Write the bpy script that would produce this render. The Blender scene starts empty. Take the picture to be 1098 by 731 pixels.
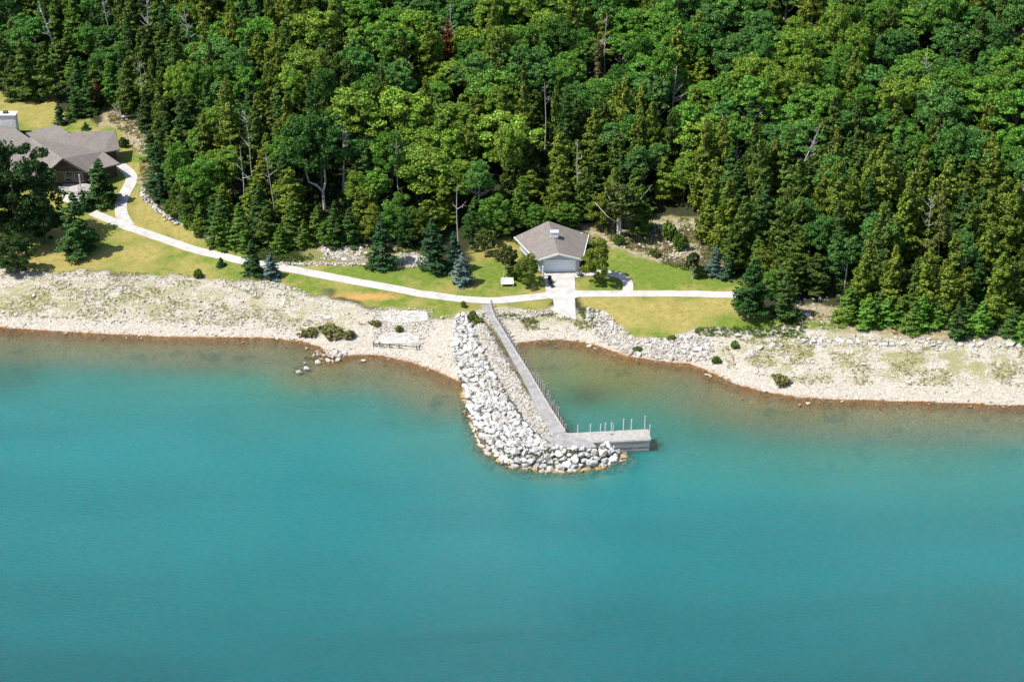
import bpy, bmesh, math, random
import numpy as np
from mathutils import Vector, Matrix

random.seed(7)
rng = np.random.default_rng(11)
S = bpy.context.scene
COL = S.collection
R = math.radians

# ------------------------------------------------------------------ camera
W0, H0 = 1098.0, 731.0
HFOV = R(30.0)
F = (W0 / 2) / math.tan(HFOV / 2)
PITCH = R(29.5)
CAM = np.array([0.0, 0.0, 150.0])
FW = np.array([0.0, math.cos(PITCH), -math.sin(PITCH)])
UP = np.array([0.0, math.sin(PITCH), math.cos(PITCH)])
cd = bpy.data.cameras.new('camera')
cam = bpy.data.objects.new('camera', cd)
COL.objects.link(cam)
cam.location = CAM
cam.rotation_euler = (math.pi / 2 - PITCH, 0, 0)
cd.sensor_width = 36
cd.angle = HFOV
cd.clip_start = 1
cd.clip_end = 20000
S.camera = cam


def ray(px, py):
    d = FW + np.array([1.0, 0, 0]) * ((px - W0 / 2) / F) + UP * ((H0 / 2 - py) / F)
    return d


def flat(px, py, z=0.0):
    d = ray(px, py)
    t = (z - CAM[2]) / d[2]
    return CAM + d * t


def proj(p):
    v = np.asarray(p, float) - CAM
    z = v @ FW
    return W0 / 2 + F * v[..., 0] / z, H0 / 2 - F * (v @ UP) / z


# ------------------------------------------------------------------ terrain function
def poly(px, z=0.0):
    return np.array([flat(a, b, z)[:2] for a, b in px])


def seg_dist(x, y, P, closed=False):
    best = np.full(x.shape, 1e9)
    n = len(P)
    for i in range(n if closed else n - 1):
        a, b = P[i], P[(i + 1) % n]
        d = b - a
        L = d @ d + 1e-9
        t = np.clip(((x - a[0]) * d[0] + (y - a[1]) * d[1]) / L, 0, 1)
        best = np.minimum(best, np.hypot(x - a[0] - t * d[0], y - a[1] - t * d[1]))
    return best


def inside(x, y, P):
    c = np.zeros(x.shape, bool)
    n = len(P)
    j = n - 1
    for i in range(n):
        xi, yi = P[i]
        xj, yj = P[j]
        if yi != yj:
            c ^= ((yi > y) != (yj > y)) & (x < (xj - xi) * (y - yi) / (yj - yi) + xi)
        j = i
    return c


def smooth(a, b, t):
    t = np.clip((t - a) / (b - a), 0, 1)
    return t * t * (3 - 2 * t)


def vnoise(x, y, s, seed=0):
    """smooth value noise -1..1"""
    x = np.asarray(x, float) / s
    y = np.asarray(y, float) / s
    xi, yi = np.floor(x), np.floor(y)
    fx, fy = x - xi, y - yi
    fx, fy = fx * fx * (3 - 2 * fx), fy * fy * (3 - 2 * fy)

    def hsh(i, j):
        v = np.sin(i * 127.1 + j * 311.7 + seed * 74.7) * 43758.5453
        return (v - np.floor(v)) * 2 - 1
    return (hsh(xi, yi) * (1 - fx) + hsh(xi + 1, yi) * fx) * (1 - fy) + (hsh(xi, yi + 1) * (1 - fx) + hsh(xi + 1, yi + 1) * fx) * fy


SHORE_PX = [(-150, 345), (0, 351), (60, 355), (120, 358), (180, 361), (230, 361), (290, 362), (325, 366), (345, 372), (352, 382), (366, 382),
            (385, 380), (410, 381), (440, 388), (470, 398), (492, 409), (510, 405), (530, 392), (548, 374), (556, 367), (575, 365), (600, 364),
            (622, 366), (640, 370), (670, 381), (700, 386), (740, 390), (765, 400), (790, 412), (820, 420), (860, 426), (900, 428), (960, 429),
            (1098, 434), (1250, 437)]
SH = poly(SHORE_PX)
SHP = np.vstack([[-4000, SH[0, 1]], SH, [4000, SH[-1, 1]], [4000, 9000], [-4000, 9000]])
SHL = np.vstack([[-4000, SH[0, 1]], SH, [4000, SH[-1, 1]]])

EDGE_PX = [(-200, 92), (60, 96), (150, 140), (240, 245), (320, 258), (400, 258), (500, 250), (640, 232), (740, 236), (800, 285), (900, 325), (1098, 342), (1300, 350)]
EDG = poly(EDGE_PX, 3.0)

# breakwater outline at the waterline
BW_PX = [(489, 395), (494, 405), (501, 420), (504, 445), (514, 462), (522, 481), (545, 497), (580, 502), (612, 503), (642, 499), (664, 491), (664, 482),
         (640, 478), (612, 474), (603, 464), (590, 446), (566, 410), (545, 378), (530, 352), (505, 350)]
BW = poly(BW_PX)


def height(x, y):
    x = np.asarray(x, float)
    y = np.asarray(y, float)
    d = seg_dist(x, y, SHL)
    ins = inside(x, y, SHP)
    s = np.where(ins, d, -d)
    w = 0.8 * vnoise(x, y, 3.1, 3) + .4 * vnoise(x, y, 1.3, 5)
    sl = np.maximum(s, 0)
    land = 0.10 * np.minimum(sl, 11) + 0.045 * np.clip(sl - 11, 0, 45)
    ye = np.interp(x, EDG[:, 0], EDG[:, 1])
    t = (y - ye) / 7.0
    hill = 0.20 * 7.0 * np.logaddexp(0, np.clip(t, -30, 30)) + np.where(t > 30, .2 * 7 * (t - 30), 0)
    hill = 70 * (1 - np.exp(-hill / 70))
    land = land + hill + np.where(sl > 2, 1, sl / 2) * 0.05 * w
    # small bank where the lawn gives way to the beach is inside the beach slope noise
    dw = np.maximum(-s, 0)
    cove = smooth(3, 8, x) * smooth(80, 60, x) * smooth(215, 232, y)
    bed = -(0.085 * np.minimum(dw, 8) + 0.20 * np.maximum(dw - 8, 0) * (1 - .45 * cove))
    bed = np.maximum(bed, -7) + 0.05 * w * np.minimum(1, dw)
    h = np.where(ins, land, bed)
    m = seg_dist(x, y, BW, True)
    mi = inside(x, y, BW)
    mound = np.where(mi, np.minimum(1.9, 0.15 + 0.8 * m), -0.75 * m + .15)
    return np.maximum(h, mound)


def shore_s(x, y):
    d = seg_dist(x, y, SHL)
    return np.where(inside(x, y, SHP), d, -d)


def g(px, py, off=0.0):
    """point where the view ray of the photo meets the ground raised by off"""
    d = ray(px, py)
    z = 2.0
    for _ in range(25):
        t = (z + off - CAM[2]) / d[2]
        p = CAM + d * t
        z = z * .4 + .6 * gz(p[0], p[1])
    return np.array([p[0], p[1], z + off])


LX, LY = np.arange(-140, 140.1, .5), np.arange(205, 420.1, .5)
_gx, _gy = np.meshgrid(LX, LY)
LUT = height(_gx.ravel(), _gy.ravel()).reshape(_gx.shape)


def gz(x, y):
    fx = min(max((x + 140) / .5, 0), len(LX) - 1.001); fy = min(max((y - 205) / .5, 0), len(LY) - 1.001)
    i, j = int(fx), int(fy); a, b = fx - i, fy - j
    return float((LUT[j, i] * (1 - a) + LUT[j, i + 1] * a) * (1 - b) + (LUT[j + 1, i] * (1 - a) + LUT[j + 1, i + 1] * a) * b)


def gpoly(px):
    return np.array([g(a, b)[:2] for a, b in px])


# ------------------------------------------------------------------ helpers: objects
def tag(o, label=None, cat=None, group=None, kind=None):
    if label: o['label'] = label
    if cat: o['category'] = cat
    if group: o['group'] = group
    if kind: o['kind'] = kind
    return o


def empty(name, loc, rz=0.0, parent=None):
    o = bpy.data.objects.new(name, None)
    COL.objects.link(o)
    o.location = Vector([float(v) for v in loc])
    o.rotation_euler = (0, 0, rz)
    o.empty_display_size = .3
    return o


def mesh_np(name, V, Fc, mat, n=4, smooth_=False):
    """V (N,3), Fc (M,n)"""
    me = bpy.data.meshes.new(name)
    V = np.asarray(V, np.float32)
    Fc = np.asarray(Fc, np.int32)
    me.vertices.add(len(V))
    me.vertices.foreach_set('co', V.ravel())
    me.loops.add(Fc.size)
    me.loops.foreach_set('vertex_index', Fc.ravel())
    me.polygons.add(len(Fc))
    me.polygons.foreach_set('loop_start', np.arange(len(Fc), dtype=np.int32) * n)
    me.polygons.foreach_set('loop_total', np.full(len(Fc), n, np.int32))
    me.polygons.foreach_set('use_smooth', np.full(len(Fc), smooth_, bool))
    me.update(calc_edges=True)
    if mat: me.materials.append(mat)
    return me


def link(name, me, parent=None, loc=None):
    o = bpy.data.objects.new(name, me)
    COL.objects.link(o)
    if parent: o.parent = parent
    if loc is not None: o.location = loc
    return o


class MB:
    def __init__(self):
        self.v = []
        self.f = []

    def add(self, vs, fs):
        n = len(self.v)
        self.v += [tuple(map(float, p)) for p in vs]
        self.f += [tuple(i + n for i in f) for f in fs]

    def box(self, c, s, rz=0.0):
        cx, cy, cz = c
        hx, hy, hz = s[0] / 2, s[1] / 2, s[2] / 2
        co, si = math.cos(rz), math.sin(rz)
        P = []
        for dz in (-hz, hz):
            for dx, dy in ((-hx, -hy), (hx, -hy), (hx, hy), (-hx, hy)):
                P.append((cx + dx * co - dy * si, cy + dx * si + dy * co, cz + dz))
        self.add(P, [(3, 2, 1, 0), (4, 5, 6, 7), (0, 1, 5, 4), (1, 2, 6, 5), (2, 3, 7, 6), (3, 0, 4, 7)])

    def beam(self, a, b, w, h=None):
        a = Vector([float(v) for v in a]); b = Vector([float(v) for v in b])
        h = h or w
        d = (b - a).normalized()
        u = d.cross(Vector((0, 0, 1)))
        if u.length < 1e-3: u = Vector((1, 0, 0))
        u.normalize()
        v = u.cross(d)
        P = []
        for q in (a, b):
            for s, t in ((-1, -1), (1, -1), (1, 1), (-1, 1)):
                P.append(q + u * (s * w / 2) + v * (t * h / 2))
        self.add(P, [(3, 2, 1, 0), (4, 5, 6, 7), (0, 1, 5, 4), (1, 2, 6, 5), (2, 3, 7, 6), (3, 0, 4, 7)])

    def tube(self, pts, rad, seg=6):
        pts = [Vector([float(c) for c in p]) for p in pts]
        rings = []
        for i, p in enumerate(pts):
            d = (pts[min(i + 1, len(pts) - 1)] - pts[max(i - 1, 0)]).normalized()
            u = d.cross(Vector((0.2, 0.9, .1))).normalized()
            v = d.cross(u)
            rings.append([p + (u * math.cos(k * 2 * math.pi / seg) + v * math.sin(k * 2 * math.pi / seg)) * rad[i] for k in range(seg)])
        vs = [q for r in rings for q in r]
        fs = []
        for i in range(len(pts) - 1):
            for k in range(seg):
                a, b = i * seg + k, i * seg + (k + 1) % seg
                fs.append((a, b, b + seg, a + seg))
        fs.append(tuple(range(seg))[::-1])
        fs.append(tuple((len(pts) - 1) * seg + k for k in range(seg)))
        self.add(vs, fs)

    def slab(self, top, th):
        """polygon of 3d points with thickness downwards"""
        n = len(top)
        vs = [tuple(p) for p in top] + [(p[0], p[1], p[2] - th) for p in top]
        fs = [tuple(range(n)), tuple(range(2 * n - 1, n - 1, -1))]
        for i in range(n):
            j = (i + 1) % n
            fs.append((i, i + n, j + n, j))
        self.add(vs, fs)

    def build(self, name, mat, parent=None, bevel=0.0, smooth_=False):
        me = bpy.data.meshes.new(name)
        me.from_pydata(self.v, [], self.f)
        bm = bmesh.new(); bm.from_mesh(me)
        bmesh.ops.recalc_face_normals(bm, faces=bm.faces)
        if bevel > 0:
            bmesh.ops.bevel(bm, geom=bm.edges[:], offset=bevel, segments=1, affect='EDGES', clamp_overlap=True)
        bm.to_mesh(me); bm.free()
        if smooth_:
            for p in me.polygons: p.use_smooth = True
        if mat: me.materials.append(mat)
        o = link(name, me, None)
        if parent is not None:
            o.parent = parent
            # built in world coordinates: undo the parent's placement
            T = Matrix.Translation(parent.location) @ Matrix.Rotation(parent.rotation_euler[2], 4, 'Z')
            o.data.transform(T.inverted())
        return o


# ------------------------------------------------------------------ materials
class NT:
    def __init__(self, name):
        self.m = bpy.data.materials.new(name)
        self.m.use_nodes = True
        self.t = self.m.node_tree
        self.t.nodes.clear()
        self.out = self.n('ShaderNodeOutputMaterial')

    def n(self, ty, **k):
        nd = self.t.nodes.new(ty)
        for a, b in k.items(): setattr(nd, a, b)
        return nd

    def l(self, a, b):
        self.t.links.new(a, b)

    def val(self, sock, v):
        if hasattr(v, 'is_linked') or isinstance(v, bpy.types.NodeSocket):
            self.l(v, sock)
        else:
            sock.default_value = v

    def noise(self, scale, detail=4, rough=.55, vec=None, dist=0.0):
        nd = self.n('ShaderNodeTexNoise')
        nd.inputs['Scale'].default_value = scale
        nd.inputs['Detail'].default_value = detail
        nd.inputs['Roughness'].default_value = rough
        nd.inputs['Distortion'].default_value = dist
        if vec is not None: self.l(vec, nd.inputs['Vector'])
        return nd.outputs['Fac']

    def pos(self):
        return self.n('ShaderNodeNewGeometry').outputs['Position']

    def mix(self, a, b, f, blend='MIX'):
        nd = self.n('ShaderNodeMix', data_type='RGBA', blend_type=blend)
        self.val(nd.inputs[0], f)
        for s, v in ((nd.inputs[6], a), (nd.inputs[7], b)):
            if isinstance(v, (tuple, list)): v = (*v[:3], 1)
            self.val(s, v)
        return nd.outputs[2]

    def math(self, op, a, b=0.0, clamp=False):
        nd = self.n('ShaderNodeMath', operation=op, use_clamp=clamp)
        self.val(nd.inputs[0], a); self.val(nd.inputs[1], b)
        return nd.outputs[0]

    def ramp(self, f, pts):
        nd = self.n('ShaderNodeValToRGB')
        cr = nd.color_ramp
        while len(cr.elements) < len(pts): cr.elements.new(.5)
        for e, (p, c) in zip(cr.elements, pts):
            e.position = p
            e.color = (*c, 1) if isinstance(c, (tuple, list)) else (c, c, c, 1)
        self.val(nd.inputs[0], f)
        return nd.outputs[0]

    def mr(self, v, a, b, c=0.0, d=1.0):
        nd = self.n('ShaderNodeMapRange', interpolation_type='SMOOTHSTEP')
        self.val(nd.inputs[0], v)
        for i, q in enumerate((a, b, c, d)): nd.inputs[i + 1].default_value = q
        return nd.outputs[0]

    def bump(self, h, s=.5, d=.1):
        nd = self.n('ShaderNodeBump')
        nd.inputs['Strength'].default_value = s
        nd.inputs['Distance'].default_value = d
        self.l(h, nd.inputs['Height'])
        return nd.outputs[0]

    def princ(self, col, rough=.8, bump=None, spec=.3):
        p = self.n('ShaderNodeBsdfPrincipled')
        if isinstance(col, (tuple, list)): col = (*col[:3], 1)
        self.val(p.inputs['Base Color'], col)
        self.val(p.inputs['Roughness'], rough)
        p.inputs['Specular IOR Level'].default_value = spec
        if bump is not None: self.l(bump, p.inputs['Normal'])
        self.l(p.outputs[0], self.out.inputs[0])
        return p


def simple(name, c1, c2, scale=2.0, rough=.8, bs=.0, bscale=None, spec=.3, objrand=0.0):
    n = NT(name)
    vec = n.n('ShaderNodeTexCoord').outputs['Object']
    f = n.noise(scale, 5, .6, vec)
    c = n.mix(c1, c2, n.mr(f, .35, .65))
    if objrand:
        r = n.n('ShaderNodeObjectInfo').outputs['Random']
        hv = n.n('ShaderNodeHueSaturation')
        n.l(c, hv.inputs['Color'])
        n.l(n.mr(r, 0, 1, 1 - objrand, 1 + objrand), hv.inputs['Value'])
        c = hv.outputs[0]
    b = n.bump(n.noise(bscale or scale * 4, 4, .6, vec), bs, .05) if bs else None
    n.princ(c, rough, b, spec)
    return n.m


def foliage_mat(name):
    n = NT(name)
    oi = n.n('ShaderNodeObjectInfo')
    col = oi.outputs['Color']
    geo = n.n('ShaderNodeNewGeometry')
    hv = n.n('ShaderNodeHueSaturation')
    n.l(col, hv.inputs['Color'])
    n.l(n.mr(geo.outputs['Random Per Island'], 0, 1, .45, 1.7), hv.inputs['Value'])
    nz = n.noise(.55, 3, .6, geo.outputs['Position'])
    n.l(n.mr(nz, .3, .7, .485, .515), hv.inputs['Hue'])
    c = hv.outputs[0]
    d = n.n('ShaderNodeBsdfPrincipled')
    n.l(c, d.inputs['Base Color'])
    d.inputs['Roughness'].default_value = .55
    d.inputs['Specular IOR Level'].default_value = .25
    tr = n.n('ShaderNodeBsdfTranslucent')
    hv2 = n.mix(c, (1, 1, .25), 1.0, 'MULTIPLY')
    n.l(hv2, tr.inputs[0])
    mx = n.n('ShaderNodeMixShader')
    mx.inputs[0].default_value = .36
    n.l(d.outputs[0], mx.inputs[1]); n.l(tr.outputs[0], mx.inputs[2])
    n.l(mx.outputs[0], n.out.inputs[0])
    return n.m


M = {}
M['leaf'] = foliage_mat('foliage')
M['bark_dark'] = simple('bark_dark', (.055, .042, .032), (.12, .10, .08), 3, .9, .4, 12)
M['bark_pale'] = simple('bark_pale', (.55, .52, .47), (.32, .29, .25), 1.6, .8, .3, 8)
M['dead_wood'] = simple('dead_wood', (.46, .43, .39), (.30, .27, .24), 2, .85, .3, 8)


def rock_mat():
    n = NT('boulder_stone')
    vec = n.n('ShaderNodeTexCoord').outputs['Object']
    pos = n.n('ShaderNodeNewGeometry').outputs['Position']
    oi = n.n('ShaderNodeObjectInfo')
    c = n.mix((.53, .52, .50), (.37, .37, .365), n.mr(n.noise(1.6, 5, .65, vec), .35, .65))
    c = n.mix(c, (.20, .20, .20), n.mr(n.noise(5, 4, .6, vec), .62, .75))
    r = oi.outputs['Random']
    c = n.mix(c, (.55, .45, .38), n.mr(r, .86, .9, 0, .6))
    hv = n.n('ShaderNodeHueSaturation'); n.l(c, hv.inputs['Color'])
    n.l(n.mr(r, 0, .9, .8, 1.12), hv.inputs['Value'])
    c = hv.outputs[0]
    z = n.n('ShaderNodeSeparateXYZ'); n.l(pos, z.inputs[0])
    wet = n.mr(n.math('ADD', z.outputs[2], n.math('MULTIPLY', n.noise(.8, 3, .5, pos), -.5)), -.32, .02, 1, 0)
    c = n.mix(c, (.27, .15, .05), wet)
    n.princ(c, .8, n.bump(n.noise(4, 6, .65, vec), .5, .1), .25)
    return n.m


M['rock'] = rock_mat()


def pebble_mat():
    n = NT('cobble_stone')
    geo = n.n('ShaderNodeNewGeometry')
    z = n.n('ShaderNodeSeparateXYZ'); n.l(geo.outputs['Position'], z.inputs[0])
    c = n.ramp(geo.outputs['Random Per Island'], [(0, (.27, .24, .20)), (.35, (.39, .365, .315)), (.7, (.47, .445, .39)), (1, (.60, .57, .52))])
    wet = n.mr(n.math('ADD', z.outputs[2], n.math('MULTIPLY', n.noise(.6, 3, .5, geo.outputs['Position']), -.3)), -.15, .05, 1, 0)
    c = n.mix(c, (.21, .11, .045), wet)
    n.princ(c, .85, None, .2)
    return n.m


M['pebble'] = pebble_mat()


def ground_mat():
    n = NT('ground')
    pos = n.pos()
    a = n.n('ShaderNodeAttribute', attribute_name='zone')
    sep = n.n('ShaderNodeSeparateColor'); n.l(a.outputs['Color'], sep.inputs[0])
    lawn, dry, beach = sep.outputs
    a2 = n.n('ShaderNodeAttribute', attribute_name='zone2')
    sep2 = n.n('ShaderNodeSeparateColor'); n.l(a2.outputs['Color'], sep2.inputs[0])
    scrub, tan, bedw = sep2.outputs
    n1 = n.noise(.16, 5, .6, pos); n2 = n.noise(1.1, 5, .65, pos); n3 = n.noise(5.0, 4, .7, pos)
    # forest floor, also the dark base painted as shade between the breakwater boulders
    base = n.mix((.030, .026, .015), (.028, .040, .012), n.mr(n2, .4, .6))
    # lawn: green to straw
    green = n.mix((.090, .150, .020), (.150, .185, .030), n.mr(n2, .3, .7))
    straw = n.mix((.33, .265, .088), (.215, .195, .052), n.mr(n2, .3, .7))
    dryf = n.math('ADD', n.math('ADD', dry, n.math('MULTIPLY', n.math('SUBTRACT', n1, .5), 2.2)), n.math('MULTIPLY', n.math('SUBTRACT', n2, .5), .9), True)
    lawnc = n.mix(green, straw, n.mr(dryf, .2, .85))
    lawnc = n.mix(lawnc, (.42, .24, .085), n.mr(n.math('ADD', tan, n.math('MULTIPLY', n.math('SUBTRACT', n2, .5), .8)), .5, 1.1))
    lawnc = n.mix(lawnc, (.5, .5, .5), n.math('MULTIPLY', n.math('SUBTRACT', n3, .5), .5), 'OVERLAY')
    hv = n.n('ShaderNodeHueSaturation'); n.l(lawnc, hv.inputs['Color']); n.l(n.mr(n3, .25, .75, .78, 1.18), hv.inputs['Value'])
    lawnc = hv.outputs[0]
    # beach: cobbles with weedy patches
    vor = n.n('ShaderNodeTexVoronoi'); vor.inputs['Scale'].default_value = 3.2; n.l(pos, vor.inputs['Vector'])
    stone = n.mix((.50, .465, .395), (.40, .36, .295), n.mr(vor.outputs['Color'], .2, .8))
    stone = n.mix(stone, (.28, .24, .20), n.mr(vor.outputs['Distance'], .42, .62, 0, .6))
    stone = n.mix(stone, (.36, .31, .25), n.mr(n2, .5, .75, 0, .6))
    weed = n.mix((.15, .17, .045), (.27, .25, .09), n.mr(n3, .3, .7))
    wf = n.math('MULTIPLY', n.mr(n.math('ADD', n.math('MULTIPLY', n.noise(.33, 4, .6, pos), .9), n.math('MULTIPLY', n2, .6)), .64, .84), n.mr(scrub, 0, 1, 0, 1))
    bc = n.mix(stone, weed, n.math('MULTIPLY', wf, .8))
    # dry rocky slope
    sc = n.mix((.21, .175, .085), (.33, .29, .19), n.mr(n2, .4, .65))
    sc = n.mix(sc, (.14, .15, .04), n.mr(n1, .52, .62, 0, .8))
    sc = n.mix(sc, (.17, .12, .08), n.mr(n3, .5, .7, 0, .7))
    c = n.mix(base, sc, n.mr(scrub, .0, .8))
    c = n.mix(c, lawnc, lawn)
    c = n.mix(c, bc, beach)
    # lake bed by its height
    z = n.n('ShaderNodeSeparateXYZ'); n.l(pos, z.inputs[0])
    zz = n.math('ADD', z.outputs[2], n.math('MULTIPLY', n.math('SUBTRACT', n2, .5), .3))
    wet = n.mix((.22, .085, .025), (.42, .19, .055), n.mr(n3, .4, .6))
    shal = n.mix((.24, .14, .045), (.48, .32, .12), n.mr(n3, .35, .65))
    bed = n.mix(wet, shal, n.mr(zz, -.10, -.34))
    bed = n.mix(bed, (.17, .27, .075), n.mr(zz, -.75, -1.5))
    vb = n.n('ShaderNodeTexVoronoi'); vb.inputs['Scale'].default_value = 1.1; n.l(pos, vb.inputs['Vector'])
    bed = n.mix(bed, (.44, .34, .17), n.mr(vb.outputs['Distance'], .30, .12, 0, .55))
    bed = n.mix(bed, (.06, .075, .035), n.mr(n.noise(.22, 4, .6, pos), .55, .72, 0, .55))
    c = n.mix(c, bed, n.mr(zz, .05, -.03))
    hh = n.math('ADD', n3, n.math('MULTIPLY', vor.outputs['Distance'], n.math('MULTIPLY', beach, -1.2)))
    n.princ(c, .9, n.bump(hh, .5, .12), .15)
    return n.m


M['ground'] = ground_mat()


def water_mat():
    n = NT('lake_water')
    pos = n.pos()
    a = n.n('ShaderNodeAttribute', attribute_name='depth')
    a2 = n.n('ShaderNodeAttribute', attribute_name='tint')
    sep = n.n('ShaderNodeSeparateColor'); n.l(a2.outputs['Color'], sep.inputs[0])
    weed, cove, off = sep.outputs  # weed channel: dark weed beds plus the painted dock shadow
    nz = n.noise(.045, 4, .5, pos)
    d = n.math('ADD', a.outputs['Fac'], n.math('MULTIPLY', n.math('SUBTRACT', nz, .5), .9))
    alpha = n.mr(d, 0.05, 4.2, 0.0, 1.0)
    al = n.math('SUBTRACT', 1.0, n.math('POWER', 2.718, n.math('MULTIPLY', n.math('MAXIMUM', a.outputs['Fac'], 0.0), -0.50)))
    c = n.mix((.018, .238, .226), (.005, .186, .200), n.mr(d, 1.2, 6.0))
    c = n.mix(c, (.001, .092, .108), off)
    c = n.mix(c, (.065, .215, .075), n.math('MULTIPLY', cove, .95))
    c = n.mix(c, (.008, .05, .05), n.math('MULTIPLY', weed, .7))
    hv = n.n('ShaderNodeHueSaturation'); n.l(c, hv.inputs['Color']); n.l(n.mr(nz, .3, .7, .97, 1.03), hv.inputs['Value'])
    c = hv.outputs[0]
    # ripples
    mp = n.n('ShaderNodeMapping'); n.l(pos, mp.inputs[0])
    mp.inputs['Rotation'].default_value = (0, 0, R(24)); mp.inputs['Scale'].default_value = (.55, 1.5, 1)
    r1 = n.noise(1.5, 5, .65, mp.outputs[0], .4)
    r2 = n.noise(2.6, 3, .6, mp.outputs[0], .2)
    rr = n.math('ADD', r1, n.math('MULTIPLY', r2, .35))
    mp2 = n.n('ShaderNodeMapping'); n.l(pos, mp2.inputs[0])
    mp2.inputs['Rotation'].default_value = (0, 0, R(18)); mp2.inputs['Scale'].default_value = (.018, .085, 1)
    st = n.mr(n.noise(1.0, 5, .6, mp2.outputs[0], .6), .35, .65, .80, 1.12)
    rr = n.math('MULTIPLY', rr, st)
    bmp = n.bump(rr, 1.0, .60)
    body = n.n('ShaderNodeBsdfDiffuse'); n.l(c, body.inputs[0]); n.l(bmp, body.inputs['Normal'])
    tp = n.n('ShaderNodeBsdfTransparent'); tp.inputs[0].default_value = (.86, .95, .90, 1)
    m1 = n.n('ShaderNodeMixShader'); n.l(al, m1.inputs[0]); n.l(tp.outputs[0], m1.inputs[1]); n.l(body.outputs[0], m1.inputs[2])
    gl = n.n('ShaderNodeBsdfGlossy'); gl.inputs['Roughness'].default_value = .12; n.l(bmp, gl.inputs['Normal'])
    fr = n.n('ShaderNodeFresnel'); fr.inputs['IOR'].default_value = 1.33; n.l(bmp, fr.inputs['Normal'])
    m2 = n.n('ShaderNodeMixShader'); n.l(fr.outputs[0], m2.inputs[0]); n.l(m1.outputs[0], m2.inputs[1]); n.l(gl.outputs[0], m2.inputs[2])
    n.l(m2.outputs[0], n.out.inputs[0])
    return n.m


M['water'] = water_mat()


def shingle_mat():
    n = NT('roof_shingle')
    pos = n.pos()
    br = n.n('ShaderNodeTexBrick')
    br.inputs['Scale'].default_value = 1.0
    br.inputs['Brick Width'].default_value = .5
    br.inputs['Row Height'].default_value = .22
    br.inputs['Mortar Size'].default_value = .018
    br.inputs['Color1'].default_value = (.18, .158, .140, 1)
    br.inputs['Color2'].default_value = (.235, .205, .182, 1)
    br.inputs['Mortar'].default_value = (.12, .11, .105, 1)
    n.l(pos, br.inputs['Vector'])
    c = n.mix(br.outputs['Color'], (.15, .13, .118), n.mr(n.noise(.7, 4, .6, pos), .4, .7, 0, .6))
    n.princ(c, .9, n.bump(n.noise(9, 3, .6, pos), .3, .03), .2)
    return n.m


M['shingle'] = shingle_mat()
M['white_trim'] = simple('white_trim', (.74, .74, .72), (.68, .68, .66), 3, .6)
M['grey_wall'] = simple('grey_wall', (.46, .50, .53), (.40, .44, .47), 1.2, .7)
M['garage_door'] = simple('garage_door', (.82, .86, .88), (.78, .83, .86), 1.2, .5)
M['brown_wall'] = simple('brown_wall', (.05, .04, .035), (.08, .065, .055), 2, .8, .3)
M['glass_dark'] = simple('window_glass', (.02, .025, .03), (.03, .035, .04), 1, .08, spec=.6)
M['deck_wood'] = simple('weathered_wood', (.40, .38, .35), (.30, .28, .26), 1.8, .85, .3, 9)
M['post_wood'] = simple('post_wood', (.36, .34, .31), (.24, .22, .20), 2, .85, .3, 9)
M['grey_post'] = simple('grey_post', (.55, .55, .53), (.42, .41, .40), 2, .7, .2, 9)
M['concrete'] = simple('concrete', (.47, .45, .42), (.37, .35, .325), .8, .9, .15, 6)
M['pad'] = simple('pale_concrete', (.48, .46, .43), (.38, .36, .33), .6, .9, .15, 6)
M['gravel_walk'] = simple('grey_gravel', (.30, .29, .285), (.22, .21, .205), .9, .95, .3, 10)
M['white_stone'] = simple('white_stone', (.72, .70, .66), (.55, .52, .48), 2.5, .85, .4, 10)
M['black'] = simple('black_plastic', (.02, .02, .022), (.03, .03, .03), 3, .5)
M['white_paint'] = simple('white_paint', (.80, .80, .79), (.74, .74, .73), 2, .45)
M['steel'] = simple('grey_steel', (.18, .19, .20), (.24, .25, .26), 2, .4)


# ------------------------------------------------------------------ ground sheet
def axis(lo, hi, step, far):
    core = np.arange(lo, hi + 1e-6, step)
    out = []
    d, v = step, hi
    while v < far:
        d *= 1.35; v += d; out.append(v)
    pre = []
    d, v = step, lo
    while v > -far:
        d *= 1.35; v -= d; pre.append(v)
    return np.array(pre[::-1] + list(core) + out)


def grid(name, xs, ys, zf, mat):
    X, Y = np.meshgrid(xs, ys)
    Z = zf(X.ravel(), Y.ravel())
    V = np.stack([X.ravel(), Y.ravel(), Z], 1)
    nx, ny = len(xs), len(ys)
    i, j = np.meshgrid(np.arange(nx - 1), np.arange(ny - 1))
    a = (j * nx + i).ravel()
    Fc = np.stack([a, a + 1, a + nx + 1, a + nx], 1)
    return mesh_np(name, V, Fc, mat, 4, True), V


def blob(V, px, py, rx, ry):
    """soft elliptical mask round a photo point (sizes in photo pixels at about 6.3 px per m)"""
    c = g(px, py)
    return np.exp(-(((V[:, 0] - c[0]) / (rx / 6.3)) ** 2 + ((V[:, 1] - c[1]) / (ry / 3.1)) ** 2))


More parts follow.
